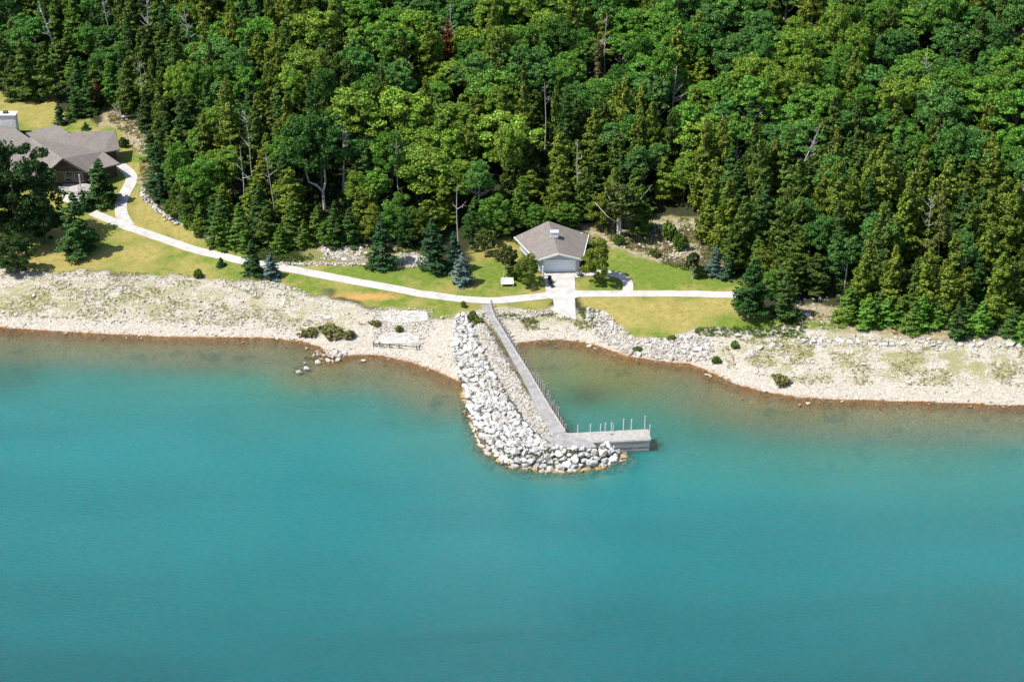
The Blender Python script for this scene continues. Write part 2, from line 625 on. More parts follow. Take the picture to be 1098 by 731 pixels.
gm, GV = grid('ground', axis(-125, 125, .5, 4000), axis(212, 400, .5, 5000), height, M['ground'])
gx, gy = GV[:, 0], GV[:, 1]
wob = 1.1 * vnoise(gx, gy, 4.0, 1) + .6 * vnoise(gx, gy, 1.6, 2)
wx, wy = gx + wob, gy + 1.2 * vnoise(gx, gy, 3.3, 9) + .6 * vnoise(gx, gy, 1.4, 8)
LAWN_PX = [
    [(-60, 290), (60, 291), (130, 292), (200, 296), (235, 300), (262, 300), (300, 303), (312, 312), (345, 314), (372, 317), (398, 327), (420, 333), (456, 334),
     (462, 341), (478, 338), (500, 336), (512, 332), (560, 333), (590, 330), (592, 318), (618, 318), (618, 330), (650, 336), (662, 350), (680, 361), (710, 362), (735, 356),
     (790, 354), (850, 352), (905, 358), (880, 345), (835, 338), (800, 326), (800, 300), (770, 296), (738, 288), (700, 280), (660, 267), (640, 262),
     (640, 300), (560, 290), (560, 262), (520, 250), (505, 275), (470, 285), (400, 286), (330, 282), (285, 284), (240, 262), (200, 245), (170, 225), (152, 205),
     (150, 170), (130, 150), (120, 135), (60, 120), (60, 100), (-60, 95)],
]
zone = np.zeros((len(GV), 4)); zone[:, 3] = 1
zone2 = np.zeros((len(GV), 4)); zone2[:, 3] = 1


def mask(px, soft=.5):
    P = gpoly(px)
    m = (gx > P[:, 0].min() - 5) & (gx < P[:, 0].max() + 5) & (gy > P[:, 1].min() - 5) & (gy < P[:, 1].max() + 5)
    out = np.zeros(len(GV))
    d = seg_dist(wx[m], wy[m], P, True)
    s = np.where(inside(wx[m], wy[m], P), d, -d)
    out[m] = smooth(-soft, soft, s)
    return out


lawn = mask(LAWN_PX[0], .5)
ss = shore_s(gx, gy)
beach = smooth(26, 23, ss + wob) * (ss > -30)
# mainland beach only in front of the lawn / forest line
BEACH_TOP = gpoly([(-400, 290), (0, 290), (200, 296), (300, 303), (400, 330), (510, 330), (600, 330), (660, 345), (740, 352), (850, 352), (905, 356), (1000, 365), (1098, 362), (1400, 362)])
yt = np.interp(gx, BEACH_TOP[:, 0], BEACH_TOP[:, 1])
beach = smooth(-1.0, .6, yt - wy) * (1 - lawn)
bwm = np.where(inside(gx, gy, BW), 1, 0)
beach = np.maximum(beach, bwm) * (1 - .9 * inside(gx, gy, gpoly([(490, 338), (487, 350), (486, 365), (488, 385), (493, 404), (480, 440), (500, 500), (580, 520), (680, 500), (664, 480), (612, 478), (578, 464), (550, 428), (530, 398), (516, 370), (506, 345), (500, 336)])))  # beach tone cut under the boulders, painting their gaps as shaded
scrub = np.maximum.reduce([mask([(625, 240), (720, 228), (752, 236), (775, 262), (792, 300), (745, 290), (700, 281), (640, 262)], .8),
                           mask([(318, 262), (400, 260), (450, 268), (462, 285), (400, 287), (325, 282)], .8),
                           mask([(110, 118), (155, 120), (175, 165), (200, 230), (170, 222), (150, 200), (145, 160), (115, 142)], .8),
                           mask([(845, 325), (905, 330), (960, 352), (1098, 355), (1098, 364), (900, 362), (845, 348)], .8)])
dry = np.full(len(GV), .55)
dry += .35 * blob(GV, 720, 335, 90, 16) - .55 * blob(GV, 700, 293, 90, 18) - .5 * blob(GV, 410, 292, 110, 9) + .35 * blob(GV, 60, 275, 150, 18)
dry += .4 * blob(GV, 190, 235, 40, 18) + .35 * blob(GV, 20, 115, 40, 18) - .25 * blob(GV, 520, 292, 50, 12) - .6 * blob(GV, 830, 349, 70, 7) + .2 * blob(GV, 520, 255, 15, 12)
tan = 1.0 * blob(GV, 390, 318, 70, 8) + .55 * blob(GV, 470, 330, 25, 6) + .6 * blob(GV, 150, 185, 12, 22) + .5 * blob(GV, 25, 130, 40, 8) + .45 * blob(GV, 260, 290, 30, 5)
tan += .5 * blob(GV, 740, 350, 40, 4) + .4 * blob(GV, 560, 333, 30, 4)
zone[:, 0] = lawn; zone[:, 1] = np.clip(dry, 0, 1); zone[:, 2] = beach
weedb = np.clip(.15 + .75 * blob(GV, 60, 322, 260, 22) + .8 * blob(GV, 340, 350, 60, 12) + .9 * blob(GV, 860, 375, 90, 14) + .75 * blob(GV, 1020, 390, 150, 18) + .9 * blob(GV, 590, 340, 60, 8) + .5 * blob(GV, 545, 385, 12, 50)
                - .9 * blob(GV, 440, 360, 60, 22), 0, 1) * smooth(1.5, 6, ss)
zone2[:, 0] = np.maximum(scrub * (1 - beach), weedb * beach); zone2[:, 1] = np.clip(tan, 0, 1)
for nm, arr in (('zone', zone), ('zone2', zone2)):
    at = gm.attributes.new(nm, 'FLOAT_COLOR', 'POINT')
    at.data.foreach_set('color', arr.astype(np.float32).ravel())
tag(link('ground', gm), kind='structure')

# ------------------------------------------------------------------ water
wm, WV = grid('lake_water', axis(-125, 125, 1.0, 4000), axis(140, 300, .8, 5000), lambda x, y: np.zeros_like(x), M['water'])
dep = np.maximum(-height(WV[:, 0], WV[:, 1]), 0)
at = wm.attributes.new('depth', 'FLOAT', 'POINT')
at.data.foreach_set('value', dep.astype(np.float32))
tint = np.zeros((len(WV), 4)); tint[:, 3] = 1


def wblob(px, py, rx, ry):
    c = flat(px, py)
    return np.exp(-(((WV[:, 0] - c[0]) / (rx / 6.8)) ** 2 + ((WV[:, 1] - c[1]) / (ry / 3.4)) ** 2) ** 1.3)


tint[:, 0] = np.clip(1.0 * wblob(628, 424, 24, 12) + .7 * wblob(5, 398, 50, 26) + .35 * wblob(585, 450, 20, 14) + .25 * wblob(240, 392, 60, 14) + .9 * wblob(703, 478, 10, 5), 0, 1)  # last blob paints the dock's cast shadow on the water
tint[:, 1] = np.clip(1.1 * wblob(650, 400, 80, 30) + .35 * wblob(800, 440, 120, 18) + .3 * wblob(330, 405, 120, 18), 0, 1)
py_ = np.clip((flat(549, 470)[1] - WV[:, 1]) / 80.0, 0, 1)
tint[:, 2] = smooth(0, 1, py_)
at = wm.attributes.new('tint', 'FLOAT_COLOR', 'POINT')
at.data.foreach_set('color', tint.astype(np.float32).ravel())
tag(link('lake_water', wm), kind='structure')


# ------------------------------------------------------------------ paths
def strip(name, px, width, mat, up=.06, widths=None, it=12):
    P = np.array([g(a, b)[:2] for a, b in px])
    # resample (Catmull-like by dense chord interpolation + smoothing)
    L = np.r_[0, np.cumsum(np.hypot(*np.diff(P, axis=0).T))]
    n = max(8, int(L[-1] / .6))
    t = np.linspace(0, L[-1], n)
    Q = np.stack([np.interp(t, L, P[:, 0]), np.interp(t, L, P[:, 1])], 1)
    Wd = np.interp(t, L, widths) if widths is not None else np.full(n, width)
    for _ in range(it):
        Q[1:-1] = (Q[:-2] + Q[1:-1] * 2 + Q[2:]) / 4
    T = np.gradient(Q, axis=0); T /= np.linalg.norm(T, axis=1)[:, None]
    N = np.stack([-T[:, 1], T[:, 0]], 1)
    offs = np.linspace(-.5, .5, 5)
    V = []
    for o in offs:
        p = Q + N * (o * Wd[:, None])
        V.append(np.stack([p[:, 0], p[:, 1], height(p[:, 0], p[:, 1]) + up], 1))
    for o in (offs[0], offs[-1]):
        p = Q + N * (o * Wd[:, None])
        V.append(np.stack([p[:, 0], p[:, 1], height(p[:, 0], p[:, 1]) - .15], 1))
    V = np.vstack(V)
    Fc = []
    for k in range(4):
        for i in range(n - 1):
            Fc.append((k * n + i, k * n + i + 1, (k + 1) * n + i + 1, (k + 1) * n + i))
    for (a, b) in ((5, 0), (4, 6)):
        for i in range(n - 1):
            Fc.append((a * n + i, a * n + i + 1, b * n + i + 1, b * n + i))
    me = mesh_np(name, V, Fc, mat, 4, False)
    return tag(link(name, me), kind='structure')


def patch(name, px, mat, up=.08, res=.5):
    P = gpoly(px)
    x0, y0 = P.min(0); x1, y1 = P.max(0)
    bm = bmesh.new()
    vs = [bm.verts.new((p[0], p[1], 0)) for p in P]
    f = bm.faces.new(vs)
    r = bmesh.ops.extrude_face_region(bm, geom=[f])
    top = [e for e in r['geom'] if isinstance(e, bmesh.types.BMVert)]
    for v in bm.verts:
        v.co.z = gz(v.co.x, v.co.y) + (up if v in top else -.3)
    bmesh.ops.recalc_face_normals(bm, faces=bm.faces)
    bmesh.ops.triangulate(bm, faces=[f for f in bm.faces if len(f.verts) > 4])
    me = bpy.data.meshes.new(name); bm.to_mesh(me); bm.free()
    me.materials.append(mat)
    return tag(link(name, me), kind='structure')


MAINPATH = [(99, 228), (120, 237), (141, 245), (168, 254), (211, 269), (259, 280), (302, 287), (350, 296), (410, 307), (456, 316), (495, 321), (527, 323), (560, 320), (590, 316.5),
            (620, 315), (680, 315), (741, 315), (786, 316), (803, 316.5)]
strip('path', MAINPATH, 1.95, M['concrete'], .06)
strip('path', [(138, 243), (130, 231), (129, 217), (137, 202), (143, 192), (138, 184), (126, 176)], 2.2, M['concrete'], .075)
strip('path', [(671, 317), (673.5, 311), (674, 305), (672, 300), (667, 296), (660, 294), (652, 293), (640, 293), (620, 293.5)], 1.7, M['concrete'], .07, widths=None, it=3)
patch('path', [(667, 313.5), (671.5, 310), (676, 310), (684, 313.8), (680, 315.5), (668, 315.5)], M['concrete'], .085)
patch('driveway', [(583, 289), (616, 289), (616.5, 300), (617, 311), (621, 312.5), (621, 319), (616.5, 320), (617, 331), (617.5, 343), (596, 341), (594.5, 331), (593, 321), (584, 319), (576, 319), (576, 315.5), (585.5, 313.5), (584, 301)], M['concrete'], .10)
patch('concrete_slab', [(413, 334), (457, 333.5), (460, 344), (426, 347), (407, 344)], M['pad'], .10)
patch('concrete_slab', [(422, 356), (449, 358), (449, 368), (404, 369), (406, 360)], M['pad'], .08)


# ------------------------------------------------------------------ rocks
def rock_mesh(seed, npts=16, bevel=.06, lo=.82):
    r = random.Random(seed)
    bm = bmesh.new()
    for _ in range(npts):
        v = Vector((r.gauss(0, 1), r.gauss(0, 1), r.gauss(0, 1))).normalized() * r.uniform(lo, 1.05)
        v.z *= .8
        bm.verts.new(v)
    res = bmesh.ops.convex_hull(bm, input=bm.verts[:])
    bmesh.ops.delete(bm, geom=[v for v in bm.verts if not v.link_faces], context='VERTS')
    bmesh.ops.dissolve_limit(bm, angle_limit=R(14), verts=bm.verts[:], edges=bm.edges[:])
    if bevel:
        bmesh.ops.bevel(bm, geom=bm.edges[:], offset=bevel, segments=1, affect='EDGES', clamp_overlap=True)
    bmesh.ops.recalc_face_normals(bm, faces=bm.faces)
    me = bpy.data.meshes.new('boulder')
    bm.to_mesh(me); bm.free()
    return me


ROCKS = [rock_mesh(s) for s in range(12)]
for r_ in ROCKS: r_.materials.append(M['rock'])


def scatter_rocks(name, pts, sizes, seed, mat, nv=9, flatz=.65):
    """one mesh of many small stones: pts (N,3), sizes (N,)"""
    protos = []
    for k in range(6):
        r = random.Random(seed * 31 + k)
        bm = bmesh.new()
        for _ in range(nv):
            bm.verts.new(Vector((r.gauss(0, 1), r.gauss(0, 1), r.gauss(0, 1))).normalized())
        bmesh.ops.convex_hull(bm, input=bm.verts[:])
        bmesh.ops.delete(bm, geom=[v for v in bm.verts if not v.link_faces], context='VERTS')
        bmesh.ops.triangulate(bm, faces=bm.faces[:])
        bmesh.ops.recalc_face_normals(bm, faces=bm.faces)
        bm.verts.ensure_lookup_table()
        protos.append((np.array([v.co[:] for v in bm.verts]), np.array([[v.index for v in f.verts] for f in bm.faces])))
        bm.free()
    Vs, Fs, off = [], [], 0
    N = len(pts)
    which = rng.integers(0, 6, N)
    for k in range(6):
        ii = np.where(which == k)[0]
        if not len(ii): continue
        pv, pf = protos[k]
        a = rng.uniform(0, 2 * np.pi, len(ii))
        sx = sizes[ii] * rng.uniform(.8, 1.3, len(ii)); sy = sizes[ii] * rng.uniform(.7, 1.1, len(ii)); sz = sizes[ii] * flatz * rng.uniform(.7, 1.2, len(ii))
        x = pv[None, :, 0] * sx[:, None]; y = pv[None, :, 1] * sy[:, None]; z = pv[None, :, 2] * sz[:, None]
        X = x * np.cos(a)[:, None] - y * np.sin(a)[:, None] + pts[ii, 0][:, None]
        Y = x * np.sin(a)[:, None] + y * np.cos(a)[:, None] + pts[ii, 1][:, None]
        Z = z + pts[ii, 2][:, None]
        Vs.append(np.stack([X, Y, Z], 2).reshape(-1, 3))
        Fs.append((pf[None] + (np.arange(len(ii)) * len(pv))[:, None, None] + off).reshape(-1, 3))
        off += len(ii) * len(pv)
    me = mesh_np(name, np.vstack(Vs), np.vstack(Fs), mat, 3, False)
    return link(name, me)


def rand_in(px, n, world=False):
    P = px if world else gpoly(px)
    lo, hi = P.min(0), P.max(0)
    out = np.zeros((0, 2))
    while len(out) < n:
        q = rng.uniform(lo, hi, (n * 3, 2))
        out = np.vstack([out, q[inside(q[:, 0], q[:, 1], P)]])
    return out[:n]


# cobbles all over the two beaches (nobody could count them)
def cobbles():
    zs = []
    n = 24000
    x = rng.uniform(-105, 105, n * 3); y = rng.uniform(235, 310, n * 3)
    s = shore_s(x, y)
    yt_ = np.interp(x, BEACH_TOP[:, 0], BEACH_TOP[:, 1])
    ok = (s > -2.5) & (y < yt_ + 1 * vnoise(x, y, 3, 4)) & (~inside(x, y, BW))
    Pl = gpoly(LAWN_PX[0])
    ok &= ~inside(x, y, Pl)
    pad = gpoly([(405, 332), (462, 332), (500, 345), (500, 380), (440, 376), (400, 370)])
    ok &= ~(inside(x, y, pad) & (rng.random(len(x)) < .75))
    ok &= rng.random(len(x)) < .55 + .5 * vnoise(x, y, 5, 6)
    x, y = x[ok][:n], y[ok][:n]
    sz = np.clip(rng.lognormal(-2.2, .5, len(x)), .05, .5)
    return np.stack([x, y, height(x, y) + sz * .25], 1), sz


p, s_ = cobbles()
tag(scatter_rocks('beach_cobbles', p, s_, 1, M['pebble']), 'pale cobbles strewn over the beach', 'cobbles', kind='stuff')

used_b = []
BZ = []
nb = 0


def boulder(x, y, z, r, label, group='boulders', zs=1.0, name='boulder'):
    global nb
    me = ROCKS[nb % len(ROCKS)]
    nb += 1
    o = bpy.data.objects.new(name, me)
    COL.objects.link(o)
    o.location = (x, y, z)
    o.rotation_euler = (random.uniform(-.5, .5), random.uniform(-.5, .5), random.uniform(0, 6.28))
    o.scale = (r * random.uniform(.85, 1.25), r * random.uniform(.75, 1.05), r * random.uniform(.75, 1.0) * zs)
    tag(o, label, 'boulder', group)
    return o


# armour stone of the breakwater
ARM_W = [(490, 338), (487, 350), (486, 365), (488, 385), (493, 404), (501, 420), (504, 445), (514, 462), (522, 481), (545, 497), (580, 502), (612, 503), (642, 499), (664, 491), (664, 483),
         (655, 479), (637, 480), (612, 481), (590, 477), (570, 464), (557, 448), (544, 426), (527, 398), (513, 370), (503, 345), (500, 336)]
AW = gpoly(ARM_W)
AWc = AW
cand = rand_in(AWc, 14000, True)
cs, cp = [], []
cz = height(cand[:, 0], cand[:, 1])
for i in range(len(cand)):
    x, y = cand[i]
    u, v = proj((x, y, cz[i]))
    tip = float(np.clip((v - 400) / 60, 0, 1))
    r = random.triangular(.38, 1.15, .62) * (.85 + .2 * tip)
    if cz[i] > 1.5: r *= .75
    ok = True
    for (qx, qy, qr) in cs:
        if (qx - x) ** 2 + (qy - y) ** 2 < ((qr + r) * .575) ** 2:
            ok = False; break
    if ok:
        cs.append((x, y, r)); cp.append((x, y, cz[i], r, u, v))
    if len(cs) > 1000: break
cp.sort(key=lambda t: -t[3])
n_big = 270
LB = lambda z, r, u, v: (
    ('rust stained ' if z < .25 else 'large pale ' if r > .75 else 'pale ') + 'angular boulder ' +
    ('at the waterline' if z < .25 else 'on the slope' if z < 1.3 else 'along the crest') + ' of the ' +
    ('stone breakwater beside the beach' if v < 390 else 'outer side of the stone breakwater' if v < 462 else 'stone breakwater tip' + (' near the dock' if u > 615 else ' facing open water')))
for (x, y, z, r, u, v) in cp[:n_big]:
    boulder(x, y, z + r * .18, r, LB(z, r, u, v), 'boulders piled on the breakwater')
PADQ = rand_in([(400, 331), (464, 331), (466, 347), (455, 372), (400, 373)], 900)
rest = np.array([(x, y, z + r * .15, r * .95) for (x, y, z, r, u, v) in cp[n_big:]] + [(x, y, z, .0) for x, y, z in []])
extra = rand_in(AWc, 1200, True)
ez = height(extra[:, 0], extra[:, 1])
es = rng.uniform(.15, .38, len(extra))
pts = np.vstack([rest[:, :3], np.stack([extra[:, 0], extra[:, 1], ez + .05], 1)]) if len(rest) else np.stack([extra[:, 0], extra[:, 1], ez], 1)
szs = np.r_[rest[:, 3], es] if len(rest) else es
# inner rubble between the boulders and the walkway
INN = gpoly([(505, 342), (517, 345), (535, 372), (555, 405), (574, 440), (592, 466), (604, 470), (590, 474), (570, 462), (545, 422), (525, 385)])
q = rand_in(INN, 1500, True)
pts = np.vstack([pts, np.stack([q[:, 0], q[:, 1], height(q[:, 0], q[:, 1]) + .03], 1)])
szs = np.r_[szs, rng.uniform(.08, .3, len(q))]
pts = np.vstack([pts, np.stack([PADQ[:, 0], PADQ[:, 1], height(PADQ[:, 0], PADQ[:, 1]) + .08], 1)])
szs = np.r_[szs, rng.uniform(.05, .2, len(PADQ))]
# riprap banks along the cove and the right shore
RIP = [([(508, 335), (590, 331), (594, 338), (560, 342), (520, 344)], 260, .12, .38), ([(630, 330), (652, 336), (664, 352), (682, 363), (712, 364), (738, 358), (762, 364), (765, 386), (735, 388), (700, 384), (670, 379), (645, 366), (628, 345)], 1500, .12, .5),
       ([(855, 362), (905, 360), (1098, 365), (1098, 373), (900, 372), (855, 370)], 260, .12, .45), ([(310, 399), (322, 385), (345, 374), (372, 377), (366, 386), (340, 396), (322, 402)], 90, .15, .45),
       ([(235, 299), (300, 303), (345, 318), (290, 318), (240, 308)], 160, .12, .35), ([(0, 291), (200, 297), (200, 305), (0, 300)], 260, .08, .25),
       ([(345, 262), (395, 262), (392, 279), (345, 280)], 280, .15, .5), ([(425, 272), (462, 272), (462, 287), (425, 288)], 220, .15, .45),
       ([(638, 242), (745, 236), (775, 265), (770, 296), (735, 286), (660, 264)], 520, .10, .38), ([(795, 280), (850, 290), (900, 330), (860, 335)], 120, .1, .35),
       ([(118, 120), (155, 124), (170, 165), (150, 168)], 150, .1, .4), ([(850, 330), (905, 340), (900, 358), (855, 352)], 60, .1, .4),
       ([(10, 292), (60, 296), (330, 350), (420, 360), (300, 355), (100, 345)], 300, .12, .35)]
for px, n_, a, b in RIP:
    q = rand_in(px, n_)
    pts = np.vstack([pts, np.stack([q[:, 0], q[:, 1], height(q[:, 0], q[:, 1]) + .06], 1)])
    szs = np.r_[szs, a + (b - a) * rng.random(n_) ** 2]
# drowned stones round the breakwater toe
q = np.vstack([rand_in([(498, 400), (494, 430), (500, 470), (520, 500), (560, 513), (620, 514), (670, 505), (712, 490), (664, 482), (640, 502), (580, 504), (540, 497), (515, 475), (503, 440)], 420)])
hh = height(q[:, 0], q[:, 1])
pts = np.vstack([pts, np.stack([q[:, 0], q[:, 1], np.minimum(hh + .1, -.22)], 1)])
szs = np.r_[szs, rng.uniform(.3, .8, len(q))]


def rubble_mat():
    n = NT('rubble_stone')
    geo = n.n('ShaderNodeNewGeometry')
    z = n.n('ShaderNodeSeparateXYZ'); n.l(geo.outputs['Position'], z.inputs[0])
    c = n.ramp(geo.outputs['Random Per Island'], [(0, (.24, .22, .19)), (.3, (.36, .34, .305)), (.8, (.48, .455, .415)), (1, (.38, .30, .24))])
    wet = n.mr(n.math('ADD', z.outputs[2], n.math('MULTIPLY', n.noise(.6, 3, .5, geo.outputs['Position']), -.4)), -.25, .02, 1, 0)
    c = n.mix(c, n.mix((.40, .24, .06), (.20, .12, .04), n.mr(geo.outputs['Random Per Island'], .3, .7)), wet)
    n.princ(c, .85, None, .2)
    return n.m


M['rubble'] = rubble_mat()
tag(scatter_rocks('rubble', pts, szs, 5, M['rubble'], 11, .75), 'grey stone rubble filling the banks and the breakwater', 'rubble', kind='stuff')

# separate stones on the shores
ROW = [(863, 366), (872, 367), (880, 366), (889, 367), (901, 366), (912, 368), (921, 367), (938, 369), (948, 370), (957, 370), (968, 369), (1000, 371), (1012, 372), (1030, 370), (1042, 371), (1052, 369), (1070, 371), (1085, 370), (1094, 371)]
for i, (a, b) in enumerate(ROW):
    p = g(a, b); boulder(p[0], p[1], p[2] + .15, random.uniform(.45, .75), 'pale flat topped boulder in the long row along the right beach top', 'boulders in a row along the right beach', .8)
for i, (a, b, r, l) in enumerate([(807, 379, .8, 'broad white boulder alone on the weedy right beach'), (815, 373, .7, 'white boulder behind the broad one on the right beach'), (828, 371, .7, 'white boulder in the short slanting line above the right beach'),
                               (838, 370, .6, 'small white boulder at the upper end of the slanting line'), (791, 360, .75, 'pale boulder at the lower edge of the right lawn'),
                               (748, 375, .95, 'blue grey boulder in the cove riprap'), (758, 373, .7, 'brown boulder beside the blue grey one in the riprap'), (738, 371, .6, 'pinkish brown boulder in the cove riprap'),
                               (820, 420, .45, 'small pale rock lying in the shallows off the right beach'), (796, 429, .35, 'tiny drowned rock off the right beach'), (866, 338, .7, 'grey flat rock under the right forest edge'),
                               (352, 341, .55, 'dark slaty upright rock on the left beach'), (474, 341, .5, 'dark rock beside the concrete slab by the breakwater')]):
    p = g(a, b); boulder(p[0], p[1], max(p[2], -.15) + .12, r, l, 'single stones on the shore', .75)
for (a, b, r) in [(320, 399, .55), (329, 395, .7), (327, 389, .4), (341, 389, .6), (345, 385, .45), (352, 387, .55), (357, 383, .5), (362, 386, .6), (366, 382, .6), (369, 379, .45), (360, 379, .4), (336, 381, .4)]:
    p = flat(a, b); z = max(gz(p[0], p[1]), -.1)
    boulder(p[0], p[1], z + .1, r, 'wet rock in the short spit running out from the left beach', 'rocks in the small spit', .7)
# curved dry stone edging by the house path
CURVE = [(153, 203), (153, 209), (157, 216), (164, 222), (172, 228), (181, 234), (191, 239), (201, 244), (211, 249), (222, 254), (233, 259), (243, 263)]
cw = gpoly(CURVE)
L = np.r_[0, np.cumsum(np.hypot(*np.diff(cw, axis=0).T))]
t = np.linspace(0, L[-1], 260)
q = np.stack([np.interp(t, L, cw[:, 0]), np.interp(t, L, cw[:, 1])], 1) + rng.normal(0, .32, (260, 2))
pp = np.stack([q[:, 0], q[:, 1], height(q[:, 0], q[:, 1]) + rng.uniform(.05, .35, 260)], 1)
tag(scatter_rocks('stone_edging', pp, rng.uniform(.2, .42, 260), 9, M['rubble'], 10, .8), 'low curved wall of loose pale stones beside the house path', 'stone wall')
cw = gpoly([(290, 283), (320, 283), (350, 283), (380, 284), (405, 285)])
L = np.r_[0, np.cumsum(np.hypot(*np.diff(cw, axis=0).T))]
t = np.linspace(0, L[-1], 170)
q = np.stack([np.interp(t, L, cw[:, 0]), np.interp(t, L, cw[:, 1])], 1) + rng.normal(0, .25, (170, 2))
pp = np.stack([q[:, 0], q[:, 1], height(q[:, 0], q[:, 1]) + .1], 1)
tag(scatter_rocks('stone_edging', pp, rng.uniform(.15, .35, 170), 12, M['rubble'], 10, .8), 'straight low line of pale stones along the back of the green lawn', 'stone wall')

# ------------------------------------------------------------------ walkway, dock
WZ = 2.05
WLp = [(515, 327), (523, 340), (534, 358), (545, 378), (557, 400), (568, 421), (579, 444), (591, 465)]
WRp = [(526, 327), (531, 340), (542, 358), (553, 376), (567, 398), (580, 420), (592, 440), (607, 463)]
# the deck climbs gently from the lawn to the dock
zs = np.linspace(gz(*g(520, 328)[:2]) + .15, WZ, len(WLp))
WLw = [flat(a, b, z) for (a, b), z in zip(WLp, zs)]
WRw = [flat(a, b, z) for (a, b), z in zip(WRp, zs)]
wk = empty('walkway', WLw[0])
tag(wk, 'long grey walkway on the breakwater, posts down its cove side', 'walkway')
mb = MB()
for i in range(len(WLw) - 1):
    mb.slab([WLw[i], WLw[i + 1], WRw[i + 1], WRw[i]], .12)
mb.build('deck', M['gravel_walk'], wk)
mb = MB()
for i in range(len(WRw) - 1):
    a, b = WRw[i], WRw[i + 1]
    for z in np.arange(.15, 3.2, .28):
        mb.beam((a[0], a[1], a[2] - z), (b[0], b[1], b[2] - z), .16, .25)
mb.build('retaining_wall', M['deck_wood'], wk)
mb = MB()
for i in range(len(WRw) - 1):
    a, b = WRw[i], WRw[i + 1]
    mb.beam((a[0] - .12, a[1], a[2] + .09), (b[0] - .12, b[1], b[2] + .09), .2, .16)
mb.build('kerb_beam', M['deck_wood'], wk)
WR = np.array(WRw)
L = np.r_[0, np.cumsum(np.linalg.norm(np.diff(WR, axis=0), axis=1))]
npost = 42
for k in range(npost):
    t = L[-1] * (k + .3) / npost
    c = np.array([np.interp(t, L, WR[:, j]) for j in range(3)])
    h_ = random.uniform(.7, 1.15) if k < 26 else random.choice([1.0, 1.3, 1.9, 2.2])
    m = MB(); m.tube([(c[0] + .08, c[1], c[2] - 1.2), (c[0] + .08 + random.uniform(-.05, .05), c[1], c[2] + h_)], [.12, .11], 8)
    m.build('post', M['post_wood'], wk)

dk = empty('dock', flat(600, 468, WZ))
tag(dk, 'grey wooden dock on stacked timber cribs at the breakwater end', 'dock')
DZ = WZ
A_, B_, C_, D_ = [flat(a, b, DZ) for a, b in ((606, 464.5), (694.5, 460), (697, 470.5), (634, 473.5))]
# planked deck
n = 46
mb = MB()
A2, B2, C2 = A_, B_, C_
D2 = D_
for i in range(n):
    t0, t1 = i / n, (i + .86) / n
    a = A2 * (1 - t0) + B2 * t0; b = A2 * (1 - t1) + B2 * t1
    d = D2 * (1 - t0) + C2 * t0; c = D2 * (1 - t1) + C2 * t1
    mb.slab([a, d, c, b], .1)
mb.build('deck', M['deck_wood'], dk)
mb = MB()
ex = .0
mb.beam(D_ - [0, .05, .22], C_ - [0, .05, .22], .2, .3)
mb.beam(A_ - [0, -.05, .22], B_ - [0, -.05, .22], .2, .3)
mb.beam(B_ - [-.05, 0, .22], C_ - [-.05, 0, .22], .2, .3)
mb.build('rim_beam', M['deck_wood'], dk)
K0 = D_ * .66 + C_ * .34
K1 = A_ * .66 + B_ * .34
mb = MB()
for z in np.arange(.62, 3.6, .36):
    j = random.uniform(-.08, .08)
    mb.beam((K0[0], K0[1] + .05 + j, DZ - z), (C_[0] - .1, C_[1] + .05 + j, DZ - z), .24, .27)
    mb.beam((K1[0], K1[1] - .05 + j, DZ - z), (B_[0] - .1, B_[1] - .05 + j, DZ - z), .24, .27)
    mb.beam((C_[0] - .12 + j, C_[1], DZ - z + .18), (B_[0] - .12 + j, B_[1], DZ - z + .18), .24, .27)
    mb.beam((K0[0] + .1, K0[1], DZ - z + .18), (K1[0] + .1, K1[1], DZ - z + .18), .24, .27)
mb.build('timber_crib', M['deck_wood'], dk)
for (a, h_) in ((619.5, 1.3), (633, 1.3), (644, 1.2), (649, 1.4), (655.5, 1.4), (657.5, 1.1), (668.5, 1.9), (677, 1.8), (691.5, 2.2), (697.5, 1.5)):
    t = (a - 606) / (694.5 - 606)
    c = A_ * (1 - t) + B_ * t
    if a > 695: c = B_ * .5 + C_ * .5 + np.array([.15, 0, 0])
    m = MB(); m.tube([(c[0], c[1] + .12, c[2] - 2.6), (c[0], c[1] + .12, c[2] + h_)], [.09, .085], 8)
    m.build('post', M['grey_post'], dk)
m = MB(); c = (A_ + C_) / 2 + [.6, .4, 0]
m.box((c[0], c[1], DZ + .12), (.5, .14, .1)); m.box((c[0], c[1], DZ + .04), (.16, .16, .12)); m.build('mooring_cleat', M['steel'], dk)
mb = MB(); mb.slab([flat(a, b, WZ - .02) for a, b in ((591, 465.2), (607, 463.2), (634, 473.3), (640, 479), (618, 481), (592, 476), (583, 468))], .5)
tag(mb.build('stone_landing', M['gravel_walk']), kind='structure')

# low fence on the beach
fe = empty('beach_fence', g(425, 372))
tag(fe, 'low dark rail fence by the water in front of the concrete slab', 'fence')
fpx = [(400.5, 371.5), (407, 371.5), (418, 373), (428, 373.5), (447, 375), (450, 375)]
fp = [g(a, b) for a, b in fpx]
for i, p in enumerate(fp):
    m = MB(); m.tube([(p[0], p[1], p[2] - .3), (p[0], p[1], p[2] + .85)], [.09, .08], 8); m.build('post', M['black'] if 0 else M['bark_dark'], fe)
for i in range(len(fp) - 1):
    a, b = fp[i], fp[i + 1]
    m = MB(); m.beam((a[0], a[1] - .1, a[2] + .62), (b[0], b[1] - .1, b[2] + .55), .08, .12); m.build('rail', M['bark_dark'], fe)
m = MB(); a, b = fp[0], fp[1]; m.beam((a[0], a[1], a[2] + .1), (b[0], b[1], b[2] + .75), .07, .07); m.build('brace', M['bark_dark'], fe)

